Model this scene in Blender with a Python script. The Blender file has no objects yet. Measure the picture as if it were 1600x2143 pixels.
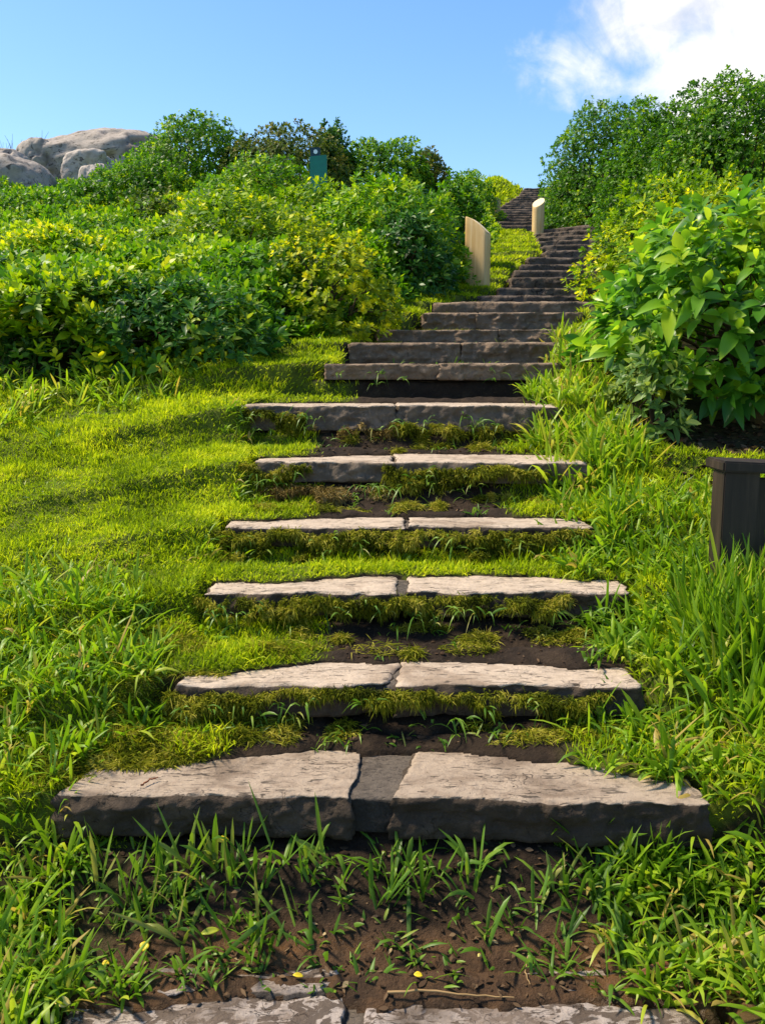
import bpy, math, random
import numpy as np
from math import radians as R

# ---------------------------------------------------------------- camera, sky, sun, exposure
scene = bpy.context.scene
F_PX, PITCH, EYE = 1900.0, R(8.7), 1.48
cam_d = bpy.data.cameras.new('camera'); cam = bpy.data.objects.new('camera', cam_d)
scene.collection.objects.link(cam); scene.camera = cam
cam.location = (0, 0, EYE); cam.rotation_euler = (math.pi/2 - PITCH, 0, 0)
cam_d.sensor_fit = 'HORIZONTAL'; cam_d.sensor_width = 36; cam_d.lens = F_PX/1600*36
cam_d.clip_start = 0.02; cam_d.clip_end = 2000

SUN_EL, SUN_AZ = R(56), R(-78)            # azimuth from +Y (view direction), negative = left
world = bpy.data.worlds.new('World'); scene.world = world; world.use_nodes = True
def build_sky():
    nt = world.node_tree; N = nt.nodes; L = nt.links; N.clear()
    out = N.new('ShaderNodeOutputWorld'); bg = N.new('ShaderNodeBackground')
    sky = N.new('ShaderNodeTexSky'); sky.sky_type = 'NISHITA'; sky.sun_disc = False
    sky.sun_elevation = SUN_EL; sky.sun_rotation = SUN_AZ
    sky.air_density = 1.0; sky.dust_density = 0.7; sky.ozone_density = 2.0
    hs = N.new('ShaderNodeHueSaturation'); hs.inputs['Saturation'].default_value = 1.22; hs.inputs['Hue'].default_value = 0.5; hs.inputs['Value'].default_value = 0.98
    L.new(sky.outputs[0], hs.inputs['Color'])
    # clouds: noise over the sky directions, kept to one bank at the right
    tc = N.new('ShaderNodeTexCoord')
    def dot(v, scale=1.0):
        d = N.new('ShaderNodeVectorMath'); d.operation = 'DOT_PRODUCT'; d.inputs[1].default_value = v
        L.new(tc.outputs['Generated'], d.inputs[0]); return d.outputs['Value']
    def noise(scale, detail, rough, dist=0.0, off=(0,0,0), sc=(1,1,1)):
        m = N.new('ShaderNodeMapping'); m.inputs['Location'].default_value = off; m.inputs['Scale'].default_value = sc
        L.new(tc.outputs['Generated'], m.inputs['Vector'])
        n = N.new('ShaderNodeTexNoise'); n.inputs['Scale'].default_value = scale; n.inputs['Detail'].default_value = detail
        n.inputs['Roughness'].default_value = rough; n.inputs['Distortion'].default_value = dist
        L.new(m.outputs[0], n.inputs['Vector']); return n.outputs[0]
    def math_(op, a, b=None, c=None, clamp=False):
        m = N.new('ShaderNodeMath'); m.operation = op; m.use_clamp = clamp
        for k, v in enumerate((a, b, c)):
            if v is None: continue
            if isinstance(v, (int, float)): m.inputs[k].default_value = v
            else: L.new(v, m.inputs[k])
        return m.outputs[0]
    def ramp(v, a, b):
        m = N.new('ShaderNodeMapRange'); m.interpolation_type = 'SMOOTHSTEP'
        m.inputs['From Min'].default_value = a; m.inputs['From Max'].default_value = b
        L.new(v, m.inputs['Value']); return m.outputs[0]
    sep = N.new('ShaderNodeSeparateXYZ'); L.new(tc.outputs['Generated'], sep.inputs[0])
    X, Y, Z = sep.outputs
    n1 = noise(11, 8, .62, .5, (.55, .3, .1)); n2 = noise(30, 6, .6, .4, (1.3, .4, .2))
    wob = math_('ADD', math_('MULTIPLY', math_('SUBTRACT', n1, .5), 1.5), math_('MULTIPLY', math_('SUBTRACT', n2, .5), .55))
    best = None
    # azimuth, elevation (degrees right of / above the view axis on the horizon), radius, weight
    for az_, el_, rad, wt in ((18.5, 21.5, 5.0, 1.0), (15.5, 19.5, 3.4, .95), (22, 20, 6, 1.0), (18.5, 16.2, 4.6, .85), (23, 15.5, 5.5, .9), (28, 18, 8, 1), (10.8, 16.9, 2.2, .36), (13.0, 16.2, 2.8, .45), (11.0, 15.3, 1.6, .38)):
        a_, e_ = R(az_), R(el_); v = (math.sin(a_)*math.cos(e_), math.cos(a_)*math.cos(e_), math.sin(e_))
        sub = N.new('ShaderNodeVectorMath'); sub.operation = 'DISTANCE'; sub.inputs[1].default_value = v
        L.new(tc.outputs['Generated'], sub.inputs[0])
        q = math_('MULTIPLY', math_('SUBTRACT', 1.35, math_('DIVIDE', sub.outputs['Value'], R(rad))), wt)
        best = q if best is None else math_('MAXIMUM', best, q)
    cov = math_('ADD', best, wob)
    cl = math_('MULTIPLY', ramp(cov, .08, .85), .98)
    shade = math_('MULTIPLY', ramp(math_('ADD', noise(9.0, 6, .6, .4, (2.1, .3, .7)), math_('MULTIPLY', cov, .12)), .44, .66), 1.0)
    mixc = N.new('ShaderNodeMix'); mixc.data_type = 'RGBA'
    mixc.inputs[6].default_value = (3.3, 3.5, 4.0, 1); mixc.inputs[7].default_value = (5.2, 5.1, 5.0, 1)
    L.new(shade, mixc.inputs[0])
    mix = N.new('ShaderNodeMix'); mix.data_type = 'RGBA'
    L.new(cl, mix.inputs[0]); L.new(hs.outputs[0], mix.inputs[6]); L.new(mixc.outputs[2], mix.inputs[7])
    L.new(mix.outputs[2], bg.inputs['Color']); bg.inputs['Strength'].default_value = 0.12
    L.new(bg.outputs[0], out.inputs['Surface'])
build_sky()
sun_d = bpy.data.lights.new('sun', 'SUN'); sun = bpy.data.objects.new('sun', sun_d); scene.collection.objects.link(sun)
sun_d.energy = 4.0; sun_d.angle = R(9); sun_d.color = (1.0, .88, .67)
sun.rotation_euler = (math.pi/2 - SUN_EL, 0, math.pi - SUN_AZ)   # checked below against the direction wanted
from mathutils import Vector
SUN_DIR = Vector((math.sin(SUN_AZ)*math.cos(SUN_EL), math.cos(SUN_AZ)*math.cos(SUN_EL), math.sin(SUN_EL)))
sun.rotation_euler = SUN_DIR.to_track_quat('Z', 'Y').to_euler()
vs = scene.view_settings
vs.view_transform = 'Standard'; vs.look = 'None'; vs.gamma = 1; vs.exposure = 1.0
scene.render.engine = 'CYCLES'
scene.cycles.max_bounces = 6; scene.cycles.diffuse_bounces = 3; scene.cycles.transmission_bounces = 3

# ---------------------------------------------------------------- helpers
rng = np.random.default_rng(11)
def _h(ix, iy, iz, seed):
    h = (ix.astype(np.int64)*374761393 + iy.astype(np.int64)*668265263 + iz.astype(np.int64)*2147483647 + seed*1274126177) & 0xffffffff
    h = ((h ^ (h >> 13))*1274126177) & 0xffffffff
    h = ((h ^ (h >> 16))*2246822519) & 0xffffffff
    return ((h ^ (h >> 15)) & 0xffffff)/16777215.0
def vnoise(x, y, z=0.0, seed=0):
    x, y, z = np.broadcast_arrays(np.asarray(x, float), np.asarray(y, float), np.asarray(z, float))
    xi, yi, zi = np.floor(x), np.floor(y), np.floor(z)
    fx, fy, fz = x-xi, y-yi, z-zi
    u, v, w = (t*t*t*(t*(t*6-15)+10) for t in (fx, fy, fz))
    r = 0
    for dx in (0, 1):
        for dy in (0, 1):
            for dz in (0, 1):
                r = r + _h(xi+dx, yi+dy, zi+dz, seed)*(u if dx else 1-u)*(v if dy else 1-v)*(w if dz else 1-w)
    return r*2-1
def fbm(x, y, z=0.0, oct=4, seed=0, gain=.5):
    a, f, s, t = 1.0, 1.0, 0.0, 0.0
    for o in range(oct):
        s = s + a*vnoise(np.asarray(x)*f, np.asarray(y)*f, np.asarray(z)*f, seed+o); t += a; a *= gain; f *= 2.03
    return s/t
def sstep(a, b, x):
    t = np.clip((x-a)/(b-a), 0, 1); return t*t*(3-2*t)
def nrm(v): return v/np.maximum(np.linalg.norm(v, axis=-1, keepdims=True), 1e-9)

cp, sp = math.cos(PITCH), math.sin(PITCH)
def ray(px, py):
    a, b = (px-800)/F_PX, -(py-1071.5)/F_PX
    return np.array([a, cp + b*sp, -sp + b*cp])
def at(px, py, D):                      # point on the vertical plane y = D
    r = ray(px, py); return r*(D/r[1]) + np.array([0, 0, EYE])
def xat(px, py, D): return float(at(px, py, D)[0])
def zat(py, D): return float(at(800, py, D)[2])

def new_mesh(name, V, faces, mat, parent=None, smooth=True, attrs=None, mats=None, mat_idx=None):
    """V (n,3); faces (m,k) array or list of arrays of different k"""
    me = bpy.data.meshes.new(name)
    if not isinstance(faces, list): faces = [faces]
    faces = [np.asarray(f, np.int32) for f in faces if len(f)]
    V = np.asarray(V, np.float32)
    me.vertices.add(len(V)); me.vertices.foreach_set('co', V.ravel())
    tot = sum(f.size for f in faces); npoly = sum(len(f) for f in faces)
    me.loops.add(tot); me.polygons.add(npoly)
    me.loops.foreach_set('vertex_index', np.concatenate([f.ravel() for f in faces]))
    ls = np.concatenate([np.full(len(f), f.shape[1], np.int32) for f in faces])
    st = np.concatenate([[0], np.cumsum(ls)[:-1]]).astype(np.int32)
    me.polygons.foreach_set('loop_start', st)
    me.polygons.foreach_set('use_smooth', np.full(npoly, smooth, bool))
    for k, a in (attrs or {}).items():
        at_ = me.attributes.new(k, 'FLOAT', 'POINT'); at_.data.foreach_set('value', np.asarray(a, np.float32))
    me.update(calc_edges=True); me.validate()
    for m in (mats or [mat]): me.materials.append(m)
    if mat_idx is not None: me.polygons.foreach_set('material_index', np.asarray(mat_idx, np.int32))
    o = bpy.data.objects.new(name, me); scene.collection.objects.link(o)
    if parent is not None:
        o.parent = parent; o.matrix_parent_inverse.identity()
    return o
def tag(o, label=None, cat=None, group=None, kind=None):
    if label: o['label'] = label
    if cat: o['category'] = cat
    if group: o['group'] = group
    if kind: o['kind'] = kind
    return o
def empty(name, loc, label, cat, group=None):
    o = bpy.data.objects.new(name, None); scene.collection.objects.link(o); o.location = loc; o.empty_display_size = .1
    return tag(o, label, cat, group)

# blades / leaves -------------------------------------------------
def strips(P, T, Nn, L, W, droop, prof, cols=2, fold=0.0, curl=None):
    """n curved strips; returns V, quads, t (position along strip). prof: width at each row"""
    n, r = len(P), len(prof)
    s = np.linspace(0, 1, r)
    T = nrm(T); S = nrm(np.cross(T, Nn)); Nn = np.cross(S, T)
    L = np.broadcast_to(L, n); W = np.broadcast_to(W, n); droop = np.broadcast_to(droop, n)
    C = P[:, None, :] + (T*L[:, None])[:, None, :]*s[None, :, None]
    C[..., 2] -= (L*droop)[:, None]*(s**2)[None, :]
    if curl is not None:
        C = C + (Nn*(L*np.broadcast_to(curl, n))[:, None])[:, None, :]*(s**2)[None, :, None]
    c = np.linspace(-.5, .5, cols)
    off = S[:, None, None, :]*(W[:, None]*np.asarray(prof)[None, :])[:, :, None, None]*c[None, None, :, None]
    up = Nn[:, None, None, :]*(W[:, None]*np.asarray(prof)[None, :])[:, :, None, None]*(np.abs(c)*fold)[None, None, :, None]
    V = (C[:, :, None, :] + off + up).reshape(-1, 3)
    i = np.arange(n)[:, None, None]*(r*cols) + np.arange(r-1)[None, :, None]*cols + np.arange(cols-1)[None, None, :]
    i = i.ravel()
    Q = np.stack([i, i+1, i+cols+1, i+cols], 1)
    t = np.tile(np.repeat(s, cols), n)
    return V, Q, t
GRASS = (.55, 1.0, .85, .05)
LONG = (.45, .85, 1.0, .8, .04)
LEAF = (.10, .85, 1.0, .62, .05)
OVAL = (.12, .72, 1.0, .95, .6, .05)
class Acc:
    def __init__(s): s.V, s.Q, s.n, s.a = [], [], 0, {}
    def add(s, V, Q, **attrs):
        s.V.append(V); s.Q.append(Q + s.n); s.n += len(V)
        for k, v in attrs.items(): s.a.setdefault(k, []).append(v)
    def build(s, name, mat, parent=None, **kw):
        return new_mesh(name, np.concatenate(s.V), np.concatenate(s.Q), mat, parent,
                        attrs={k: np.concatenate(v) for k, v in s.a.items()}, **kw)

# ---------------------------------------------------------------- materials
def mat(name):
    m = bpy.data.materials.new(name); m.use_nodes = True; nt = m.node_tree; nt.nodes.clear()
    return m, nt
class NT:
    def __init__(s, nt): s.nt, s.N, s.L = nt, nt.nodes, nt.links
    def put(s, sock, v):
        if hasattr(v, 'is_output') or isinstance(v, bpy.types.NodeSocket): s.L.new(v, sock)
        else: sock.default_value = v
    def noise(s, scale, detail=5, rough=.55, dist=0, vec=None, sc=None):
        n = s.N.new('ShaderNodeTexNoise'); n.inputs['Scale'].default_value = scale; n.inputs['Detail'].default_value = detail
        n.inputs['Roughness'].default_value = rough; n.inputs['Distortion'].default_value = dist
        s.L.new(s.vec(sc, vec), n.inputs['Vector']); return n.outputs[0]
    def vec(s, sc=None, vec=None):
        if vec is None:
            g = s.N.new('ShaderNodeNewGeometry'); vec = g.outputs['Position']
        if sc is None: return vec
        m = s.N.new('ShaderNodeMapping'); m.inputs['Scale'].default_value = sc; s.L.new(vec, m.inputs['Vector']); return m.outputs[0]
    def vor(s, scale, feature='F1', vec=None, sc=None, rand=1):
        n = s.N.new('ShaderNodeTexVoronoi'); n.feature = feature; n.inputs['Scale'].default_value = scale
        n.inputs['Randomness'].default_value = rand
        s.L.new(s.vec(sc, vec), n.inputs['Vector']); return n.outputs['Distance']
    def ramp(s, v, stops):
        r = s.N.new('ShaderNodeValToRGB'); e = r.color_ramp.elements
        while len(e) < len(stops): e.new(.5)
        for k, (p, c) in enumerate(stops):
            e[k].position = p; e[k].color = (c if len(c) == 4 else (*c, 1)) if not isinstance(c, (int, float)) else (c, c, c, 1)
        s.L.new(v, r.inputs[0]); return r.outputs[0]
    def map(s, v, a, b, c=0, d=1):
        m = s.N.new('ShaderNodeMapRange'); m.interpolation_type = 'SMOOTHSTEP'
        for k, q in zip(('From Min', 'From Max', 'To Min', 'To Max'), (a, b, c, d)): m.inputs[k].default_value = q
        s.L.new(v, m.inputs['Value']); return m.outputs[0]
    def math(s, op, a, b=0.0):
        m = s.N.new('ShaderNodeMath'); m.operation = op; s.put(m.inputs[0], a); s.put(m.inputs[1], b); return m.outputs[0]
    def mix(s, f, a, b, mode='MIX'):
        m = s.N.new('ShaderNodeMix'); m.data_type = 'RGBA'; m.blend_type = mode
        s.put(m.inputs[0], f)
        for k, v in ((6, a), (7, b)): s.put(m.inputs[k], v if not isinstance(v, tuple) or len(v) == 4 else (*v, 1))
        return m.outputs[2]
    def attr(s, name):
        a = s.N.new('ShaderNodeAttribute'); a.attribute_name = name; return a.outputs['Fac']
    def bump(s, h, strength, dist, normal=None):
        b = s.N.new('ShaderNodeBump'); b.inputs['Strength'].default_value = strength; b.inputs['Distance'].default_value = dist
        s.L.new(h, b.inputs['Height'])
        if normal is not None: s.L.new(normal, b.inputs['Normal'])
        return b.outputs[0]
    def principled(s, col, rough=.8, normal=None, spec=.3):
        p = s.N.new('ShaderNodeBsdfPrincipled'); s.put(p.inputs['Base Color'], col if not isinstance(col, tuple) else (*col[:3], 1))
        s.put(p.inputs['Roughness'], rough); p.inputs['Specular IOR Level'].default_value = spec
        if normal is not None: s.L.new(normal, p.inputs['Normal'])
        return p.outputs[0]
    def out(s, sh):
        o = s.N.new('ShaderNodeOutputMaterial'); s.L.new(sh, o.inputs['Surface'])

def leaf_mat(name, stops, trans=.35, rough=.45, spec=.35, clump=None, tip=None, clump_scale=1.6, hot=(1.48, 1.46, .6)):
    """colour from the per-leaf random 'var' plus a large-scale pigment drift; translucent"""
    m, nt = mat(name); s = NT(nt)
    v = s.attr('var')
    if clump:
        v = s.math('ADD', v, s.map(s.noise(clump_scale, 3), .3, .7, -clump, clump))
    stops = [(p, (c[0]*hot[0], c[1]*hot[1], c[2]*hot[2])) for p, c in stops] if hot else stops
    col = s.ramp(v, stops)
    if tip is not None:
        col = s.mix(s.map(s.attr('t'), .55, 1.0, 0, tip[3]), col, tip[:3])
    p = s.principled(col, rough, spec=spec*.6)
    tr = s.N.new('ShaderNodeBsdfTranslucent')
    tc = s.mix(.6, col, (1.0, 1.0, .25), 'MULTIPLY')
    hs = s.N.new('ShaderNodeHueSaturation'); hs.inputs['Value'].default_value = 1.9; s.L.new(tc, hs.inputs['Color'])
    s.L.new(hs.outputs[0], tr.inputs['Color'])
    mx = s.N.new('ShaderNodeMixShader'); mx.inputs[0].default_value = trans
    s.L.new(p, mx.inputs[1]); s.L.new(tr.outputs[0], mx.inputs[2]); s.out(mx.outputs[0]); return m

M = {}
M['turf'] = leaf_mat('turf blades', [(0, (.055, .085, .006)), (.35, (.12, .17, .008)), (.7, (.21, .26, .010)), (1, (.33, .34, .03))], .35, .6, .2, .25, None, 2.5, hot=(1.6, 1.62, .7))
M['long'] = leaf_mat('long grass blades', [(0, (.03, .075, .008)), (.4, (.07, .16, .012)), (.75, (.14, .25, .02)), (.93, (.21, .28, .05)), (1, (.22, .19, .09))], .38, .42, .4, .12, hot=(1.62, 1.4, .7))
M['weed'] = leaf_mat('weed blades', [(0, (.04, .085, .012)), (.5, (.075, .15, .018)), (.85, (.13, .20, .03)), (1, (.22, .20, .08))], .3, .42, .4, .1, hot=(1.2, 1.25, .8))
M['moss'] = leaf_mat('moss shoots', [(0, (.03, .042, .006)), (.35, (.09, .12, .008)), (.7, (.17, .19, .014)), (1, (.30, .30, .06))], .25, .8, .1, .35, None, 9, hot=(1.25, 1.1, .9))
M['drymoss'] = leaf_mat('dry moss shoots', [(0, (.06, .04, .015)), (.5, (.17, .12, .035)), (1, (.34, .25, .12))], .15, .85, .1, .2, None, 8, hot=(1.1, 1.1, 1))
M['leaf_dark'] = leaf_mat('blue green leaves', [(0, (.010, .045, .010)), (.5, (.025, .095, .018)), (.85, (.06, .15, .022)), (1, (.16, .24, .03))], .3, .42, .4, .2, hot=(1.7, 1.45, .9))
M['leaf_mid'] = leaf_mat('green leaves', [(0, (.018, .06, .007)), (.45, (.045, .125, .008)), (.8, (.10, .20, .010)), (1, (.22, .29, .02))], .35, .45, .35, .25)
M['leaf_yel'] = leaf_mat('yellow green leaves', [(0, (.035, .085, .006)), (.4, (.09, .17, .008)), (.75, (.19, .26, .010)), (1, (.42, .40, .02))], .35, .45, .35, .25)
M['leaf_gold'] = leaf_mat('golden flowering leaves', [(0, (.04, .09, .010)), (.4, (.13, .19, .012)), (.7, (.23, .29, .012)), (1, (.42, .42, .02))], .35, .5, .3, .2, None, 3, hot=(1.4, 1.3, .7))
M['leaf_olive'] = leaf_mat('olive leaves', [(0, (.022, .045, .008)), (.5, (.05, .095, .012)), (.85, (.11, .14, .02)), (1, (.17, .15, .05))], .25, .55, .25, .3, hot=(1.2, 1.15, .8))
M['leaf_big'] = leaf_mat('broad glossy leaves', [(0, (.018, .07, .014)), (.45, (.04, .13, .022)), (.8, (.10, .22, .024)), (1, (.24, .34, .04))], .38, .34, .5, .15, hot=(1.7, 1.5, .7))
M['leaf_grey'] = leaf_mat('grey green leaves', [(0, (.03, .08, .03)), (.6, (.08, .15, .07)), (1, (.17, .23, .11))], .3, .4, .4, .1, hot=(1.45, 1.35, .6))

def stone_mat(name, light, mid, dark, stain, crack=.8, scale=1.0, face=(.03, .024, .019), face_mix=0.0, flaky=False):
    m, nt = mat(name); s = NT(nt)
    g = s.N.new('ShaderNodeNewGeometry')
    big = s.noise(3.2*scale, 6, .6, .4); fine = s.noise(38*scale, 7, .65, .2); med = s.noise(12*scale, 6, .6, .6, sc=(1, 1.6, 1.5))
    col = s.ramp(med, [(.28, mid), (.5, light), (.72, tuple(min(1, c*1.12) for c in light))])
    col = s.mix(s.map(big, .52, .68, 0, .75), col, stain)
    col = s.mix(s.map(fine, .52, .75, 0, .55), col, mid)
    # flake edges: short dark curved cracks
    flk = s.noise(9*scale, 3, .5, 1.2, sc=(1, 2.2, 1))
    ln = s.math('ABSOLUTE', s.math('SUBTRACT', flk, .5)); msk = s.map(s.noise(7*scale, 4, .6), .50, .60)
    cr = s.math('MULTIPLY', s.map(ln, .0, .012, 1, 0), msk)
    col = s.mix(s.math('MULTIPLY', cr, crack), col, dark)
    fl = s.math('MULTIPLY', s.map(s.noise(26*scale, 3, .55, 1.0, sc=(.6, 2.6, 1)), .585, .625), s.map(s.noise(6*scale, 3), .36, .55))
    col = s.mix(s.math('MULTIPLY', fl, .85), col, dark)
    if flaky:
        col = s.mix(s.map(s.noise(15, 6, .6, 1.6, sc=(.8, 1.4, 1)), .49, .525, 0, .9), col, stain)
        col = s.mix(s.map(s.noise(3, 4, .6, .5), .5, .62, 0, .7), col, mid)
    pit = s.math('MULTIPLY', s.map(s.vor(60*scale), .0, .16, 1, 0), s.map(s.noise(10*scale, 3), .5, .62))
    col = s.mix(s.math('MULTIPLY', pit, .7), col, dark)
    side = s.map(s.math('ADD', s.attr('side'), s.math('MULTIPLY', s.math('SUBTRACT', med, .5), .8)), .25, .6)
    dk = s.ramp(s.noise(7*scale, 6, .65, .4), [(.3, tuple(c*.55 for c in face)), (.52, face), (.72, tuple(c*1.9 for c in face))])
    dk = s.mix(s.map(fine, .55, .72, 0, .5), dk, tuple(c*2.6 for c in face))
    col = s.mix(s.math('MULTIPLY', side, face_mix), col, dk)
    h = s.math('ADD', s.math('ADD', s.math('MULTIPLY', med, .5), s.math('MULTIPLY', fine, .35)), s.math('MULTIPLY', s.math('ADD', cr, pit), -.5))
    n0 = s.bump(s.noise(30*scale, 8, .75, .4), .6, .022)
    n = s.bump(h, .85, .014, n0)
    s.out(s.principled(col, .82, n, .25)); return m
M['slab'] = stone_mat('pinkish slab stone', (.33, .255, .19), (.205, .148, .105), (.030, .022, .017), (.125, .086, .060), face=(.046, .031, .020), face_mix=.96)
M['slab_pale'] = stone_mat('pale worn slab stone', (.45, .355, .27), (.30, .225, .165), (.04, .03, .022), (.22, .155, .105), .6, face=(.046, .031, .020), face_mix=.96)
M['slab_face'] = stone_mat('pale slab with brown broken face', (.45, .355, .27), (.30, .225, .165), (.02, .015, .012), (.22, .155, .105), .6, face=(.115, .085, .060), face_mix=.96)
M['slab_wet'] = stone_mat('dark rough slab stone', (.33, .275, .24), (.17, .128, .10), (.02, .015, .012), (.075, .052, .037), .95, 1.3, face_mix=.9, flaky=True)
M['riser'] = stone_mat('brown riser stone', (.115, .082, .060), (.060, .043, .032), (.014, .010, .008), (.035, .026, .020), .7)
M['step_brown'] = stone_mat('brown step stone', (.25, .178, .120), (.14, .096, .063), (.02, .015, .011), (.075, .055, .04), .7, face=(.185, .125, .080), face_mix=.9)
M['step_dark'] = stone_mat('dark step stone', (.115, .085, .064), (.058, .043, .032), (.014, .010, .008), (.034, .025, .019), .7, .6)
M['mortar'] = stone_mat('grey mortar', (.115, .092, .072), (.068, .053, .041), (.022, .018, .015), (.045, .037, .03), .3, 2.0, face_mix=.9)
M['rock'] = stone_mat('granite boulder', (.33, .28, .24), (.23, .193, .163), (.045, .035, .028), (.13, .103, .084), .7, .5)
M['rock_pale'] = stone_mat('pale granite boulder', (.42, .36, .31), (.29, .24, .20), (.06, .047, .04), (.18, .15, .13), .7, .6)

def wood_mat(name, a, b, c, rough=.6, spec=.3, sc=(1, 1, .06), scale=30):
    m, nt = mat(name); s = NT(nt)
    tc = s.N.new('ShaderNodeTexCoord')
    g = s.noise(scale, 6, .6, .5, vec=tc.outputs['Object'], sc=sc); f = s.noise(scale*4, 4, .6, .2, vec=tc.outputs['Object'], sc=sc)
    w = s.noise(3.0, 4, .6, 0, vec=tc.outputs['Object'])
    col = s.ramp(g, [(.3, b), (.55, a), (.75, c)])
    col = s.mix(s.map(w, .5, .75, 0, .5), col, b)
    knot = s.math('MULTIPLY', s.map(s.vor(5.5, vec=tc.outputs['Object'], sc=(1, 1, .55)), .05, .10, 1, 0), .6)
    col = s.mix(knot, col, tuple(x*.35 for x in b))
    s.out(s.principled(col, rough, s.bump(s.math('ADD', g, s.math('MULTIPLY', f, .5)), .3, .004), spec)); return m
M['wood'] = wood_mat('pale new pine', (.66, .46, .22), (.54, .33, .12), (.72, .55, .31))
M['wood_cut'] = wood_mat('pale sawn end grain', (.78, .62, .38), (.70, .52, .28), (.80, .68, .46), .7, .2, (1, 1, 1), 24)
M['wood_dark'] = wood_mat('dark stained timber', (.030, .019, .013), (.014, .009, .007), (.055, .036, .024), .55, .35, (1, 1, .08), 36)
def plain(name, col, rough=.5, spec=.4, var=.15):
    m, nt = mat(name); s = NT(nt)
    c = s.mix(s.map(s.noise(14, 5), .3, .7, 0, var*2), col, tuple(x*.6 for x in col))
    s.out(s.principled(c, rough, s.bump(s.noise(60, 3), .08, .003), spec)); return m
M['teal'] = plain('teal painted metal', (.005, .18, .13)); M['navy'] = plain('dark blue painted metal', (.003, .035, .055))
M['white'] = plain('white enamel', (.8, .8, .8), .3, .5, .03)
M['bark'] = plain('brown woody stem', (.085, .055, .032), .9, .1, .4); M['twig'] = plain('dry straw twig', (.34, .22, .10), .8, .1, .3)
M['redtwig'] = plain('reddish twig', (.20, .07, .035), .8, .1, .2)
M['leaf_fall'] = plain('yellow fallen leaf', (.70, .50, .02), .5, .3, .12); M['leaf_pale'] = plain('pale yellow leaf', (.70, .55, .16), .5, .3, .15)
M['leaf_brown'] = plain('brown dry leaf', (.15, .060, .028), .6, .2, .2); M['leaf_green'] = plain('yellow green fallen leaf', (.33, .36, .02), .5, .3, .12)
M['litter'] = leaf_mat('leaf litter flakes', [(0, (.02, .012, .008)), (.5, (.07, .042, .024)), (.9, (.17, .11, .06)), (1, (.36, .27, .14))],   .1, .85, .15, hot=False)

def ground_mat():
    m, nt = mat('earth and turf'); s = NT(nt)
    n = s.noise(9, 7, .65, .3); f = s.noise(55, 6, .7); b = s.noise(1.4, 4)
    soil = s.ramp(n, [(.3, (.010, .006, .0035)), (.55, (.026, .0155, .0085)), (.75, (.052, .033, .019))])
    soil = s.mix(s.map(f, .56, .76, 0, .6), soil, (.095, .066, .044))
    soil = s.mix(s.math('MULTIPLY', s.attr('wet'), s.map(n, .35, .6, .35, .85)), soil, (.135, .066, .026))
    turf = s.ramp(s.noise(5, 6, .65), [(.3, (.04, .055, .006)), (.5, (.085, .11, .008)), (.7, (.13, .15, .012))])
    col = s.mix(s.attr('turf'), soil, turf)
    h = s.math('ADD', n, s.math('MULTIPLY', f, .5))
    rough = s.map(s.attr('wet'), 0, 1, .88, .28)
    s.out(s.principled(col, rough, s.bump(h, 1.0, .025), .2)); return m
M['ground'] = ground_mat()

# ---------------------------------------------------------------- stairs layout (front distance, back distance, photo rows and columns)
#  D front, D back, row of front edge, left col, right col, thickness
LOW = [(1.66, 1.97, None, 165, 1460, .10),
       (2.37, 2.68, 1666, 112, 1478, .12),
       (2.80, 3.04, 1434, 365, 1345, .10),
       (3.35, 3.63, 1240, 432, 1325, .09),
       (3.90, 4.18, 1103, 470, 1240, .09),
       (4.50, 4.93, 967, 530, 1220, .10),
       (5.15, 5.60, 849, 497, 1160, .14),
       (5.85, 6.25, 761, 678, 1175, .10),
       (6.60, 7.00, 717, 733, 1170, .15),
       (7.30, 7.70, 690, 788, 1185, .12),
       (8.00, 8.40, 654, 883, 1220, .16),
       (8.70, 9.05, 631, 908, 1245, .14),
       (9.30, 9.65, 618, 1000, 1248, .10),
       (9.90, 10.3, 602, 1043, 1248, .12),
       (10.6, 11.0, 580, 1068, 1252, .16),
       (11.2, 11.6, 565, 1074, 1250, .14),
       (11.8, 12.2, 553, 1090, 1250, .13),
       (12.4, 12.8, 538, 1105, 1262, .15),
       (13.0, 13.4, 524, 1140, 1275, .14),
       (13.7, 14.1, 513, 1135, 1278, .13),
       (14.4, 14.8, 504, 1128, 1275, .13),
       (15.1, 15.5, 496, 1126, 1270, .12),
       (15.8, 16.2, 488, 1118, 1262, .12),
       (16.4, 16.8, 482, 1108, 1235, .10)]
S = []
for i, (D, B, py, l, r, th) in enumerate(LOW):
    z = 0.0 if py is None else zat(py, D)
    yy = 2143 if py is None else py
    S.append(dict(D=D, B=B, z=z, x0=xat(l, py or 2090, D if py else B), x1=xat(r, py or 2090, D if py else B), th=th))
NF = 17
for k in range(NF):                       # distant upper flight
    u = k/(NF-1); D = 17.6 + 13.4*u
    py = 470 - (470-393)*u**.86
    l = np.interp(u, [0, .35, .55, .8, 1], [1034, 1036, 1056, 1086, 1096]); r = np.interp(u, [0, .5, 1], [1158, 1156, 1150])
    S.append(dict(D=D, B=D+.62, z=zat(py, D), x0=xat(l, py, D), x1=xat(r, py, D), th=.17))
NL = len(LOW)
SD = np.array([s['D'] for s in S]); SB = np.array([s['B'] for s in S]); SZ = np.array([s['z'] for s in S])
SX0 = np.array([s['x0'] for s in S]); SX1 = np.array([s['x1'] for s in S]); STH = np.array([s['th'] for s in S])
SM = (SD+SB)/2
_py = np.concatenate([[-8, 0, 1.2], SM, [33, 36, 50, 90, 300]])
_pz = np.concatenate([[-.9, -.25, -.06], SZ, [SZ[-1]+.25, SZ[-1]+.2, SZ[-1]-2, SZ[-1]-12, -40]])
def zpath(y): return np.interp(y, _py, _pz)
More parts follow.
